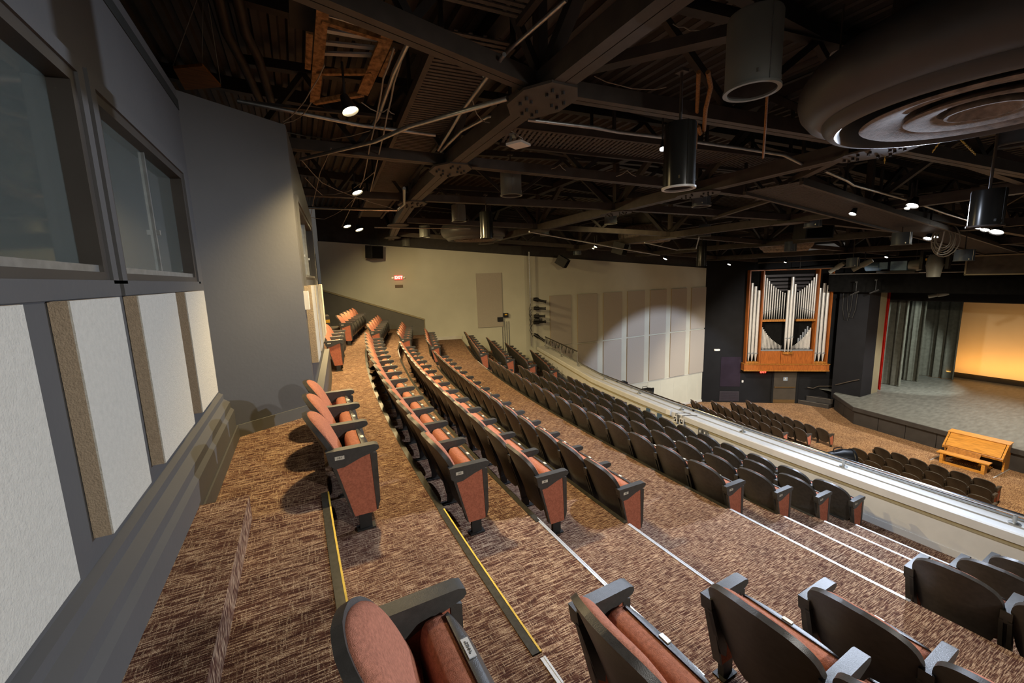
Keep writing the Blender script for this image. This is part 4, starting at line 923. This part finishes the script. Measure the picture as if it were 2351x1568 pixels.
# ------------------------------------------------------------------ organ console by the stage
con = thing('organ_console', (24.0, 6.05, -6.43), 'honey coloured oak organ console with closed lid in front of the stage', 'organ console'); L = lambda p: Vector(p)-con.location
def slab(nm, pts, y0, y1, m='oak', par=con, bev=.008):
    mb = MB(); mb.prism([L((x, 0, z)) for x, z in pts], (0, y0, 0), (0, y1, 0)); mb.bevel(bev); return mb.obj(nm, m, par)
side = [(24.62, -6.42), (24.62, -5.33), (24.28, -5.36), (23.80, -5.84), (23.80, -5.95), (24.05, -6.0), (24.05, -6.42)]
slab('end_cheek', side, 5.18, 5.24); slab('end_cheek', side, 6.86, 6.92)
slab('top_board', [(24.64, -5.33), (24.64, -5.30), (24.24, -5.34), (24.26, -5.37)], 5.16, 6.94)
slab('roll_lid', [(24.27, -5.375), (24.29, -5.40), (23.86, -5.84), (23.82, -5.82)], 5.26, 6.84, 'oak'); slab('lip_board', [(23.84, -5.83), (23.84, -5.93), (23.78, -5.93), (23.78, -5.85)], 5.2, 6.9, 'oak_dark')
slab('music_desk', [(23.74, -5.86), (23.76, -5.84), (23.50, -6.07), (23.48, -6.09)], 5.75, 6.72, 'oak_dark'); slab('back_panel', [(24.60, -6.42), (24.60, -5.36), (24.57, -5.36), (24.57, -6.42)], 5.24, 6.86, 'oak_dark')
slab('knee_panel', [(24.25, -6.42), (24.25, -5.98), (24.2, -5.98), (24.2, -6.42)], 5.24, 6.86, 'black_metal')
mb = MB()
for i in range(24): mb.box(L((23.86, 5.50+i*.047, -6.36)), (.5, .022, .03))
mb.obj('pedal_board', 'oak_dark', con)
mb = MB()
for i in range(8): mb.lathe([(0, 0), (.02, 0), (.012, .06), (0, .06)], L((24.0, 6.55-i*.055, -6.20+.012*(i % 2))), 8, (-1, 0, .3))
mb.obj('toe_studs', 'brass', con)
ben = thing('organ_bench', (23.3, 6.05, -6.43), 'long narrow oak bench in front of the organ console', 'bench'); Lb = lambda p: Vector(p)-ben.location
mb = MB(); mb.box(Lb((23.3, 6.12, -5.99)), (.36, 1.5, .04)); mb.bevel(.01); mb.obj('bench_top', 'oak', ben)
for y in (5.52, 6.72): mb = MB(); mb.box(Lb((23.3, y, -6.22)), (.30, .10, .42)); mb.bevel(.008); mb.obj('bench_end', 'oak', ben)
mb = MB(); mb.box(Lb((23.18, 6.12, -6.38)), (.04, 1.2, .09)); mb.obj('stretcher', 'oak', ben)
for y, lab in ((7.03, 'pale metal floor strip to the left of the organ bench'), (5.2, 'pale metal floor strip to the right of the organ console')):
    mb = MB(); mb.bar((23.1, y, -6.424), (24.7, y-.05, -6.424), .035, .012); tag(mb.obj('floor_strip', 'alu'), lab, 'floor strip', 'metal strips edging the organ pit')
# ------------------------------------------------------------------ things on the far wall
X_ = (.9695, -.2459, 0)
o = plate('exit_sign', onback(3.99, .0)+Vector((0, 0, 1.90)), X_, -wn, .36, .21, .06, 'exit_face', 'glowing pink red EXIT sign on the far cream wall', 'exit sign')
text_obj('sign_letters', 'EXIT', .165, 'exit_white', o, frame4(onback(4.0, .063)+Vector((0, 0, 1.90)), X_, (0, 0, 1)), .002, .006)
for k in (-1, 1):
    mb = MB(); p = onback(3.99+k*.24, .04)+Vector((0, 0, 1.90)); mb.lathe([(.02, -.02), (.045, .03), (0, .03)], p, 12, -wn); mb.bar(p, onback(3.99+k*.16, .04)+Vector((0, 0, 1.90)), .02, .02); mb.obj('emergency_head', 'galv', o)
light('POINT', onback(3.99, .25)+Vector((0, 0, 1.85)), .5, (1, .15, .1), .08)
plate('plaque', onback(3.99)+Vector((0, 0, 1.52)), X_, -wn, .34, .13, .02, 'brown_plate', 'small dark brown plaque below the EXIT sign on the cream wall', 'plaque')
def speaker(c, dims, rz, tilt, label, yoke=True):
    t = thing('loudspeaker', c, label, 'speaker', 'black loudspeakers hung under the roof'); R_ = Matrix.Rotation(rz, 3, 'Z') @ Matrix.Rotation(tilt, 3, 'X')
    mb = MB(); mb.box((0, 0, 0), dims, R_); mb.bevel(.012); mb.obj('cabinet', 'speaker', t)
    mb = MB(); mb.box(R_ @ Vector((0, -dims[1]/2-.004, 0)), (dims[0]*.9, .008, dims[2]*.9), R_); mb.obj('grille', 'black_cloth', t)
    if yoke:
        mb = MB()
        for k in (-1, 1): mb.tube([R_ @ Vector((k*dims[0]*.3, 0, dims[2]/2)), R_ @ Vector((k*dims[0]*.3, 0, dims[2]/2))+Vector((0, 0, .6))], .008, 6)
        mb.obj('hanging_cable', 'cable_black', t)
    return t
speaker(onback(3.15, .75)+Vector((0, 0, 2.98)), (.56, .45, .52), .45, .12, 'big black speaker below the roof in front of the far cream wall')
speaker((11.35, 17.0, 2.42), (.62, .5, .42), .75, .55, 'tilted black speaker against the top of the cream side wall')
speaker(PD(1868, 522, 14.6), (.75, .55, .62), -.5, .05, 'boxy black speaker behind a grey can at right')
speaker(PD(1424, 570, 17.4), (.52, .45, .45), .5, .3, 'small dark speaker right of the tilted one, high in the distance')
plate('light_switch', W2o+W2*.06+Vector((0, 0, 1.60)), W2, W2n, .10, .20, .045, 'white_plastic', 'white control plate on the edge of the grey return wall', 'switch')
# conduits and wiring on the cream walls, lighting tree in the corner
def pipe_run(name, pts, r, m, label, cat, group=None, n=8):
    mb = MB(); mb.tube(pts, r, n); return tag(mb.obj(name, m, None, 50), label, cat, group)
tree = thing('lighting_tree', (9.75, 17.3, -1.0), 'black cluster of stage spotlights on a pole in the far corner', 'lighting tree'); L = lambda p: Vector(p)-tree.location
mb = MB(); mb.tube([L((9.72, 17.35, -1.55)), L((9.72, 17.35, 2.9))], .03, 8); mb.obj('pole', 'galv', tree)
for i, (z, dz, ln, yaw) in enumerate(((.72, -.28, .62, -.10), (.28, -.06, .58, -.15), (-.10, -.02, .55, -.2), (-.28, .0, .4, -.35), (-.42, .02, .62, .3), (-.95, -.75, .6, -.45))):
    a = Vector((9.80, 17.22, z)); d = Vector((math.cos(yaw), math.sin(yaw)-.35, dz)).normalized()
    mb = MB(); mb.lathe([(0, 0), (.075, 0), (.085, .10), (.085, .26), (.06, .27), (.055, ln-.06), (.08, ln), (.07, ln), (0, ln-.08)], L(a+d*.02), 14, d); o = mb.obj('spotlight_barrel', 'black_metal', tree, 40)
    mb = MB(); mb.bar(L(a+d*.2+Vector((0, 0, .12))), L((9.72, 17.35, z+.02)), .03, .012); mb.box(L(a+d*.2+Vector((0, 0, .11))), (.05, .19, .02)); mb.obj('yoke', 'black_metal', o)
for i in range(5):
    z = .5-.25*i; mb = MB(); mb.tube([L((9.72+.02*i, 17.3, z)), L((9.60, 17.25, z-.25)), L((9.66+.03*i, 17.28, z-.6)), L((9.74, 17.3, z-.4))], .012, 6); mb.obj('cable', 'cable_black', tree)
plate('junction_box', onback(8.62, .0)+Vector((0, 0, .0)), X_, -wn, .22, .2, .12, 'black_metal', 'black box with yellow label on the cream wall left of the lighting tree', 'junction box', None, (('warning_label', 0, .03, .12, .06, .004, 'yellow'),))
plate('junction_box', onback(8.35, .0)+Vector((0, 0, -.18)), X_, -wn, .26, .2, .12, 'black_metal', 'black box without a label, lower left of the yellow labelled box', 'junction box')
for k in range(4):
    pipe_run('conduit', [onback(8.45+k*.1, .03)+Vector((0, 0, -.3)), onback(8.45+k*.1, .03)+Vector((0, 0, -2.0))], .017, 'galv', f'thin vertical grey conduit under the black boxes in the corner, {ORD[k+1]} from the left', 'conduit', 'conduits in the far corner')
crr = thing('guard_rail', off(13.2, .2, -1.64), 'raised dark guard rail with hanging cables at the far end of the ledge', 'guard rail'); L = lambda p: Vector(p)-crr.location
mb = MB(); mb.tube([L(off(y, .22, -1.08)) for y in (12.85, 14, 15.2, 16.9)], .025, 8); mb.obj('top_rail', 'steel_dark', crr)
for y in (12.85, 14.7, 16.8): mb = MB(); mb.tube([L(off(y, .22, -1.64)), L(off(y, .22, -1.08))], .02, 8); mb.obj('upright', 'galv', crr)
for i in range(9):
    y = 13.1+i*.42; mb = MB(); mb.tube([L(off(y, .20, -1.08)), L(off(y+.05, .16, -1.2-.08*(i % 3))), L(off(y+.16, .18, -1.22-.06*(i % 2))), L(off(y+.2, .2, -1.09))], .012, 5); mb.obj('looped_cable', 'cable_black', crr)
def followspot(p, d, s, label):
    t = thing('stage_lantern', p, label, 'stage light', 'black stage lanterns on the balcony rail'); d = Vector(d).normalized()
    mb = MB(); mb.lathe([(0, -.34*s), (.05*s, -.34*s), (.06*s, -.1*s), (.155*s, .14*s), (.165*s, .30*s), (.15*s, .32*s), (.14*s, .26*s), (0, .2*s)], (0, 0, 0), 24, d); mb.obj('lantern_body', 'black_metal', t, 40)
    mb = MB(); q = d.cross(Vector((0, 0, 1))).normalized()
    mb.tube([q*.17*s, q*.19*s-Vector((0, 0, .2*s)), -q*.19*s-Vector((0, 0, .2*s)), -q*.17*s], .012, 6); mb.tube([-Vector((0, 0, .2*s)), -Vector((0, 0, .28*s))], .014, 6); mb.obj('yoke', 'black_metal', t)
    mb = MB(); mb.tube([d*.0+Vector((0, 0, .08*s)), d*.02+Vector((0, 0, .16*s)), d*.14+Vector((0, 0, .2*s)), d*.15+Vector((0, 0, .15*s))], .009, 6); mb.obj('carry_handle', 'black_metal', t)
    mb = MB(); mb.lathe([(.168*s, .27*s), (.178*s, .28*s), (.178*s, .31*s), (.168*s, .32*s)], (0, 0, 0), 24, d, close=True); mb.obj('gel_frame', 'black_metal', t, 40)
followspot(off(9.15, .62, -1.72), (.62, -.75, -.10), 1.0, 'black cone shaped stage lantern clamped beyond the balcony rail, against the cream wall')
followspot(off(3.95, .72, -1.72), (.7, -.6, -.05), 1.05, 'dark round stage lantern beyond the rail, between the two orchestra blocks')
followspot(off(10.1, .55, -1.66), (.9, -.2, -.4), .55, 'small dark lantern on the ledge left of the cone lantern')
followspot(off(6.95, .58, -1.68), (.9, .1, -.35), .6, 'small dark lantern behind the rail above the white boxes')
# fittings on the balcony wall and ledge
def bplate(y, z, k, *a, **kw):
    t_ = (off(y+.05, 0, 0)-off(y-.05, 0, 0)).normalized(); return plate(kw.pop('nm', 'junction_box'), off(y, k, z), -t_, Vector((-t_.y, t_.x, 0)), *a, **kw)
bplate(8.05, -1.90, 0, .10, .17, .06, 'blue_metal', 'left of two grey blue boxes on the balcony wall', 'junction box')
bplate(7.62, -1.92, 0, .11, .17, .06, 'blue_metal', 'right of two grey blue boxes on the balcony wall', 'junction box')
bplate(7.25, -1.68, -.04, .14, .13, .05, 'white_plastic', 'plain white box on the ledge face, left of the white frames', 'junction box')
bplate(6.93, -1.72, -.045, .085, .12, .02, 'galv', 'bare grey plate between the two white frames on the ledge', 'junction box')
for y, lab in ((7.03, 'left white square frame hanging from the ledge by its cord'), (6.82, 'right white square frame hanging from the ledge, showing blue wires')):
    o = bplate(y, -1.79, -.05, .125, .155, .025, 'white_plastic', lab, 'wall frame', parts=(('socket_insert', 0, 0, .08, .10, .004, 'black_metal'), ('module', .012, .018, .03, .035, .006, 'white_plastic'), ('module', -.018, -.018, .03, .035, .006, 'blue_metal' if y < 7 else 'white_plastic')), nm='socket_box')
    mb = MB(); mb.tube([off(y, -.06, -1.71), off(y-.02, -.07, -1.64), off(y-.10, .1, -1.628), off(y-.2, .22, -1.63)], .006, 6); mb.obj('cord', 'cable_black', o)
for y, lab in ((6.27, 'left half of the grey metal twin box under the ledge'), (6.14, 'right half of the grey metal twin box under the ledge')):
    bplate(y, -1.87, 0, .115, .15, .06, 'galv', lab, 'junction box', parts=(('switch_toggle', 0, .02, .03, .05, .004, 'white_plastic'),))
# ------------------------------------------------------------------ lamps
def lamp(u, v, a, label, m, r=.07, d=(0, 0, -1), D=None, grp='lit floodlights in the roof'):
    p = PC(u, v, a) if D is None else PD(u, v, D); d = Vector(d).normalized()
    t = thing('floodlight', p, label, 'floodlight', grp)
    mb = MB(); mb.lathe([(0, -.16), (r*.5, -.15), (r*.75, -.08), (r*1.15, .02), (r*1.1, .02), (r*.7, -.07)], (0, 0, 0), 18, d); mb.obj('lamp_housing', 'black_metal', t, 50)
    mb = MB(); mb.lathe([(0, -.03), (r*.9, -.012), (r*.92, .0), (0, .012)], (0, 0, 0), 18, d); mb.obj('bulb', m, t, 50)
    mb = MB(); mb.tube([-d*.12, -d*.12+Vector((0, 0, .16)), -d*.12+Vector((0, 0, .34))], .012, 6); mb.obj('bracket', 'steel_dark', t)
lamp(803, 252, 3.42, 'brightest warm floodlight below the rusty frame, upper left', 'bulb_warm', .075, (.3, -.25, -1))
lamp(820, 441, 3.4, 'warm floodlight beside the galvanized pipe, over the top rows', 'bulb_warm', .09, (.3, -.3, -1))
lamp(797, 519, 3.4, 'left of the paired warm floodlights above the far wall', 'bulb_warm', .10, (.2, -.3, -1))
lamp(825, 527, 3.4, 'right of the paired warm floodlights above the far wall', 'bulb_warm', .115, (.3, -.3, -1))
lamp(1521, 340, 3.4, 'cool white LED glinting beside the shiny black can', 'bulb_cool', .03, (-.5, -.5, -1))
for u, v, D, lab, r in ((1958, 490, 11.4, 'white spotlight under the ribbed catwalk, left of it', .06), (2095, 471, 10.9, 'bright white spotlight on top of the ribbed catwalk', .085), (2083, 477, 10.95, 'small white lamp just left of the bright spotlight on the catwalk', .04),
        (2130, 547, 16.7, 'white lamp above the coiled cable under the catwalk', .09), (2148, 543, 16.8, 'smaller white lamp right of the lamp above the coiled cable', .06), (2288, 532, 15.9, 'right spotlight of the cluster beneath the shiny black can at right', .12), (2262, 527, 15.9, 'middle spotlight of the cluster beneath the shiny black can at right', .08), (2246, 523, 15.9, 'left spotlight of the cluster beneath the shiny black can at right', .05),
        (1367, 566, 17.2, 'small warm lamp above the cream side wall, between two speakers', .08), (1362, 570, 17.2, 'tiny lamp touching the small warm lamp above the side wall', .05), (1527, 594, 23.0, 'small warm lamp above the tall panels of the side wall', .10), (1674, 607, 27.0, 'small bright lamp over the corner of the dark wall', .09),
        (1803, 602, 26.0, 'small lamp just above the middle of the organ', .06), (2035, 590, 23.5, 'pair like small lamp above the hoist motor', .06)):
    lamp(u, v, 0, lab, 'bulb_neut' if u > 1500 else 'bulb_warm', r, (-.45, .1, -.8), D)
# ------------------------------------------------------------------ roof odds and ends
t = thing('access_hatch', PC(810, 110, 4.2), 'rusty steel frame with a louvred vent, hanging at upper left', 'hatch'); L = lambda p: Vector(p)-t.location
A_, B_, C_, D_ = PC(742, 10, 4.0), PC(895, 70, 4.0), PC(722, 235, 3.75), PC(832, 215, 3.75)
for p, q, w_ in ((A_, C_, .10), (B_, D_, .12)):
    mb = MB(); mb.bar(L(p), L(q), w_, .025); mb.bar(L(p+Vector((.04, 0, .05))), L(q+Vector((.04, 0, .05))), .02, .10); mb.obj('channel', 'rust', t)
for f in (.12, .62, 1.0): mb = MB(); mb.bar(L(A_.lerp(C_, f)), L(B_.lerp(D_, f)), .05, .05); mb.obj('crossbar', 'rust', t)
for f in (.2, .32, .44, .55):
    mb = MB(); mb.bar(L(A_.lerp(C_, f)+Vector((0, 0, .12))), L(B_.lerp(D_, f)+Vector((0, 0, .12))), .06, .02); mb.obj('louvre_blade', 'alu', t)
for p, q in ((A_.lerp(C_, .25)+Vector((-.09, 0, 0)), A_.lerp(C_, .60)+Vector((-.09, 0, 0))), (B_.lerp(D_, .25)+Vector((.1, 0, 0)), B_.lerp(D_, .66)+Vector((.1, 0, 0)))):
    mb = MB(); mb.bar(L(p), L(q), .055, .02); mb.obj('side_plate', 'rust', t)
mb = MB(); mb.box(L(A_.lerp(D_, .3)+Vector((0, 0, .24))), (.75, .9, .05)); mb.obj('vent_back', 'steel_dark', t)
q = [PC(398, 158, 3.95), PC(465, 152, 3.95), PC(508, 200, 3.95), PC(425, 207, 3.95)]
mb = MB(); mb.prism(q, (0, 0, 0), (0, 0, .03)); o = tag(mb.obj('hanging_board', 'orange_wood'), 'orange plywood board hung on wires above the return wall', 'board')
for k, (u, v) in enumerate(((452, 0), (466, 5), (478, 8))):
    mb = MB(); mb.tube([q[min(k, 2)]+Vector((0, 0, .03)), PC(u, v, 4.6)], .004, 5); mb.obj('hanging_wire', 'cable', o)
for pts, r, lab in (((( 497, -20, 4.6), (520, 75, 4.5), (560, 150, 4.4), (600, 238, 4.3)), .055, 'left of two thick dark pipes above the return wall'), (((540, -20, 4.6), (563, 75, 4.5), (592, 130, 4.4), (625, 240, 4.3)), .055, 'right of two thick dark pipes above the return wall')):
    pipe_run('roof_pipe', [PC(*p) for p in pts], r, 'steel', lab, 'pipe', 'thick pipes above the return wall', 12)
PR = [(((1212, 275), (1365, 293), (1420, 303), (1520, 315), (1700, 340), (1800, 356), (1860, 386)), 3.60, .022, 'galv', 'long silver conduit crossing behind the shiny black can'),
      (((1895, 393), (1945, 415), (1960, 425), (2080, 458)), 3.6, .022, 'galv', 'silver conduit with a kink above the ribbed catwalk'), (((2110, 468), (2170, 490), (2235, 510)), 3.6, .022, 'galv', 'short silver conduit running to the shiny can at right'),
      (((690, 366), (860, 325), (940, 290), (1165, 226)), 3.55, .026, 'galv', 'grey pipe sloping up from the return wall to the bolted node'), (((545, 232), (700, 262), (830, 288), (1000, 310)), 3.7, .024, 'galv', 'long dull pipe crossing behind the brightest floodlight'),
      (((940, 92), (905, 165), (868, 270), (855, 288), (805, 285)), 3.75, .022, 'galv', 'bent silver conduit right of the rusty frame'), (((1158, 125), (1105, 195), (1060, 255), (1040, 290), (1006, 345)), 3.7, .02, 'galv', 'pair conduit descending left of the bolted node, upper run'),
      (((1165, 262), (1120, 268), (1060, 300), (1012, 348)), 3.7, .02, 'galv', 'curved conduit joining the big beam below the node'), (((705, 476), (790, 479), (912, 482)), 3.45, .035, 'chrome', 'bright galvanized pipe beside the second floodlight'),
      (((912, 482), (928, 468), (928, 432)), 3.5, .03, 'galv', 'bent pipe turning up at the end of the bright pipe'), (((1300, 0), (1180, 105), (1110, 175)), 3.78, .016, 'galv', 'thin bright conduit along the top of the big beam near camera'),
      (((860, 522), (1000, 524), (1080, 525)), 3.5, .02, 'galv', 'thin pipe in front of the far diffuser'), (((1215, 532), (1330, 553), (1420, 570), (1515, 586)), 3.3, .024, 'galv', 'long thin pipe over the cream side wall'), (((1480, 557), (1555, 574), (1598, 571), (1605, 545)), 3.3, .02, 'galv', 'dark looping pipe left of the tall black can')]
for pts, a, r, m, lab in PR: pipe_run('conduit', [PC(u, v, a) for u, v in pts], r, m, lab, 'conduit', 'conduits and pipes in the roof')
CB = [((905, 110, 3.8), (880, 180, 3.75), (868, 250, 3.7), (850, 330, 3.65), (835, 410, 3.6), (785, 520, 3.5)), ((930, 105, 3.8), (905, 190, 3.75), (890, 260, 3.7), (872, 345, 3.65), (850, 440, 3.6)),
      ((715, 235, 3.7), (690, 268, 3.65), (655, 282, 3.6), (645, 283, 3.6)), ((745, 150, 3.8), (715, 205, 3.75), (685, 250, 3.7), (650, 280, 3.6)), ((760, 340, 3.6), (735, 395, 3.55), (720, 460, 3.5), (712, 500, 3.45)),
      ((700, 408, 3.5), (740, 448, 3.45), (800, 440, 3.45), (860, 395, 3.5)), ((705, 497, 3.4), (745, 503, 3.4), (790, 480, 3.45), (835, 430, 3.5)), ((690, 365, 3.6), (740, 420, 3.5), (810, 450, 3.45), (900, 478, 3.45)),
      ((830, 235, 3.7), (870, 258, 3.7), (890, 250, 3.7), (905, 262, 3.7)), ((1085, 230, 3.7), (1095, 262, 3.65), (1115, 280, 3.65), (1140, 278, 3.65)), ((1545, 55, 4.2), (1570, 62, 4.2), (1600, 70, 4.2), (1650, 68, 4.2)),
      ((1365, 175, 4.2), (1420, 195, 4.1), (1480, 205, 4.1), (1530, 200, 4.1)), ((1265, 388, 3.7), (1285, 378, 3.7), (1300, 392, 3.7), (1315, 398, 3.7)), ((1415, 405, 3.6), (1440, 392, 3.6), (1460, 405, 3.6)), ((640, 300, 3.9), (760, 320, 3.8), (850, 300, 3.8))]
for i, pts in enumerate(CB):
    p = [PC(*q) for q in pts]; s = []
    for a, b in zip(p, p[1:]): s += [a, a.lerp(b, .5)+Vector((0, 0, -.015))]
    pipe_run('cable', s+[p[-1]], .009 if i < 2 else .006, 'cable', ['pale cable bundle hanging right of the rusty frame', 'second pale cable bundle right of the rusty frame', 'short pale wire from the rusty frame to the return wall', 'thin taut wire left of the rusty frame', 'wire hanging by the edge of the return wall', 'looping wire between the return wall and second floodlight', 'long drooping wire under the galvanized pipe', 'straight wire crossing the second floodlight', 'wire looped beside the brightest floodlight', 'pale looped wire left of the bolted node', 'thin wires strung under the deck at top centre', 'loose wire under the deck right of the big beam', 'arched white wire above the middle of the seats', 'arched white wire left of the shiny black can', 'wire sagging over the return wall'][i], 'cable', 'loose cables in the roof', 6)
def rope(pts, r, label):
    p = [PC(*q) for q in pts]; pipe_run('rope', p, r, 'rope', label, 'rope', 'orange ropes in the roof')
rope(((1604, 165, 3.75), (1602, 220, 3.7), (1598, 290, 3.6), (1597, 340, 3.5)), .02, 'leftmost thick orange rope hanging beside the shiny black can')
rope(((1625, 165, 3.75), (1632, 200, 3.7), (1620, 250, 3.6), (1616, 300, 3.55), (1608, 307, 3.5), (1603, 290, 3.55)), .022, 'coiled orange rope hanging right of the shiny black can')
rope(((1762, 205, 3.7), (1757, 290, 3.5), (1752, 362, 3.4)), .013, 'single orange rope hanging below the large grey can')
for (pts, lab) in ((((2140, 350, 3.6), (2160, 322, 3.65), (2180, 300, 3.7)), 'left chain strung under the big diffuser'), (((2192, 305, 3.7), (2215, 330, 3.6), (2240, 355, 3.6)), 'middle chain strung under the big diffuser'), (((2031, 375, 3.5), (2032, 345, 3.6), (2015, 350, 3.6)), 'short chain dangling below the second bolted node')):
    a = [PC(*q) for q in pts]; mb = MB()
    for p, q in zip(a, a[1:]):
        n = max(4, int((q-p).length/.05))
        for i in range(n):
            c = p.lerp(q, (i+.5)/n); mb.bar(p.lerp(q, (i+.1)/n), p.lerp(q, (i+.95)/n), .02 if i % 2 else .008, .008 if i % 2 else .02)
    tag(mb.obj('chain', 'brass'), lab, 'chain', 'chains in the roof')
t = thing('wireless_access_point', PC(1190, 332, 3.5), 'flat white wireless box hanging beside the big beam', 'wireless box')
mb = MB(); mb.box((0, 0, 0), (.23, .23, .03), Matrix.Rotation(.5, 3, 'Z')); mb.bevel(.014, 3); mb.obj('box_cover', 'white_plastic', t, 40)
mb = MB(); mb.bar((-.1, .02, .03), (-.06, .08, .12), .03, .01); mb.bar((-.12, -.05, .1), (0, .12, .12), .06, .02); mb.obj('mounting_clip', 'galv', t); mb = MB(); mb.tube([(.08, .05, .02), (.1, .06, .10), (.0, .1, .17), (-.1, .08, .2)], .005, 6); mb.obj('cord', 'white_plastic', t)
t = thing('smoke_detector', PD(1928, 127, 6.2), 'small white round detector left of the huge diffuser', 'detector'); mb = MB(); mb.lathe([(0, -.06), (.03, -.055), (.045, -.03), (.06, -.028), (.065, 0), (.09, .01), (.09, .03), (0, .03)], (0, 0, 0), 20); mb.obj('detector_body', 'white_plastic', t, 40); mb = MB(); mb.tube([(0, 0, .03), (0, 0, .5)], .01); mb.obj('stem', 'steel', t)
t = thing('moving_light', PD(2145, 615, 23.5), 'large dark moving head stage light in front of the border curtain', 'moving light')
mb = MB(); mb.box((0, 0, .75), (.5, .62, .2)); mb.bevel(.02); mb.obj('base', 'black_metal', t)
for k in (-1, 1): mb = MB(); mb.box((0, k*.38, .33), (.22, .10, .75)); mb.bevel(.03); mb.obj('yoke_arm', 'black_metal', t)
mb = MB(); mb.lathe([(0, .42), (.16, .42), (.24, .25), (.26, 0), (.22, -.25), (.2, -.45), (.18, -.45), (0, -.38)], (0, 0, .1), 20); mb.obj('head', 'can_grey', t, 40)
t = thing('hoist_motor', PD(2068, 610, 24.5), 'blue grey hoist motor above the black border curtain', 'motor')
for nm, c, dm, m in (('gearbox', (0, 0, 0), (.4, .55, .38), 'blue_metal'), ('terminal_box', (0, .55, .02), (.25, .3, .3), 'blue_metal'), ('mount', (0, .1, -.26), (.4, 1.3, .1), 'black_metal')):
    mb = MB(); mb.box(c, dm); mb.bevel(.04); mb.obj(nm, m, t)
mb = MB(); mb.lathe([(0, 0), (.19, 0), (.2, .5), (.12, .55), (0, .55)], (0, .7, 0), 18, (0, 1, 0)); mb.obj('motor_can', 'blue_metal', t, 40); mb = MB(); mb.lathe([(0, 0), (.2, 0), (.24, .25), (.2, .4), (0, .4)], (0, -.3, 0), 18, (0, -1, 0)); mb.obj('drum', 'can_grey', t, 40); mb = MB(); mb.box((0, -.75, .22), (.1, .2, .08)); mb.obj('warning_tag', 'yellow', t)
t = thing('acoustic_reflector', PD(2312, 607, 24.5), 'flat dark rectangle with pale frame above the border at right edge', 'panel')
mb = MB(); mb.box((0, 0, 0), (.08, 2.1, .68)); mb.obj('panel_face', 'steel', t); mb = MB()
for z in (-.36, .36): mb.box((-.03, 0, z), (.06, 2.2, .05))
for y in (-1.08, 1.08): mb.box((-.03, y, 0), (.06, .05, .72))
mb.obj('frame', 'tan_strip', t)
def striplight(u, v, D, d, label, s=1.0, m='can_grey'):
    p = PD(u, v, D); t = thing('stage_spotlight', p, label, 'stage light', 'unlit spotlights over the stage'); d = Vector(d).normalized()
    mb = MB(); mb.lathe([(r_*s, z_*s) for r_, z_ in ((0, -.3), (.09, -.28), (.11, -.05), (.11, .1), (.08, .12), (.09, .45), (.08, .45), (0, .38))], (0, 0, 0), 14, d); mb.obj('spotlight_barrel', m, t, 40)
    mb = MB(); mb.tube([(0, 0, .05), (0, 0, .55)], .02); mb.box((0, 0, .55), (.1, .1, .06)); mb.obj('clamp', 'black_metal', t)
striplight(1985, 606, 23, (-.3, .9, -.6), 'slanted grey spotlight between the organ and hoist motor'); striplight(1925, 612, 24.5, (.2, .8, -.5), 'dark spotlight just right of the organ top'); striplight(2160, 676, 30.0, (-.2, .9, -.25), 'pale spotlight peeking below the black border')
striplight(2010, 668, 28.3, (-.2, .9, -.5), 'small spotlight low under the border, left one', .55, 'black_metal'); striplight(1965, 672, 28.3, (-.2, .8, -.5), 'small spotlight low under the border, beside hanging cables', .55, 'black_metal')
for k in range(2):
    c = Vector((27.42, 12.55-.22*k, 0)); pipe_run('cable', [c+Vector((0, .2, .3)), c+Vector((0, .17, -.6)), c+Vector((0, .05, -1.2+.15*k)), c+Vector((0, -.1, -1.25+.15*k)), c+Vector((0, -.22, -.6)), c+Vector((0, -.25, .3))], .018, 'cable_black', ['black cable loop hanging on the navy wall, left strand', 'black cable loop hanging on the navy wall, right strand'][k], 'cable')
# steps in front of the rear booth door
t = thing('door_steps', (.68, 13.9, 0), 'dark two step stair with yellow tags below the rear booth door', 'steps')
for i, (x1, z1) in enumerate(((.36, .42), (.1, .80))):
    mb = MB(); mb.box((-.14+x1/2, 0, z1/2), (.2+x1, .8, z1)); mb.bevel(.01); o = mb.obj('step_box', 'door_dark', t)
    mb = MB(); mb.box((-.04, -.404, z1-.15), (.2, .006, .09)); mb.obj('yellow_tag', 'yellow', o)

t = thing('cable_coil', PD(2166, 553, 16.4), 'coil of pale cable dangling under the ribbed catwalk', 'cable coil')
mb = MB()
for k in range(5):
    r = .24+.05*k; mb.tube([(.04*math.sin(k*2+a_)+.02*k, r*.62*math.sin(a_*2*math.pi/16)+.03*math.sin(k*3), -r*.2-r*math.cos(a_*2*math.pi/16)+.1) for a_ in range(17)], .014, 6)
mb.obj('coil', 'cable', t, 50)
mb = MB(); mb.tube([(0, 0, .3), (0, .02, 0), (.02, .1, -.35)], .016, 6); mb.obj('tie', 'white_plastic', t, 50)
for x, z, lab in ((21.4, 2.35, 'dark lighting pipe across the house, furthest from the black border'), (23.4, 2.12, 'dark lighting pipe across the house, second from the black border'), (25.3, 1.72, 'dark lighting pipe just in front of the black border')):
    t = thing('lighting_pipe', (x, 6, z), lab, 'lighting pipe', 'lighting pipes before the stage'); mb = MB(); mb.tube([(0, -9, 0), (0, 9.2, 0)], .03, 8); mb.obj('pipe', 'steel', t, 50)
    for y in (-7, -2, 3, 8): mb = MB(); mb.tube([(0, y, 0), (0, y, zdeck(x)-z)], .012, 5); mb.obj('drop_rod', 'steel_dark', t)
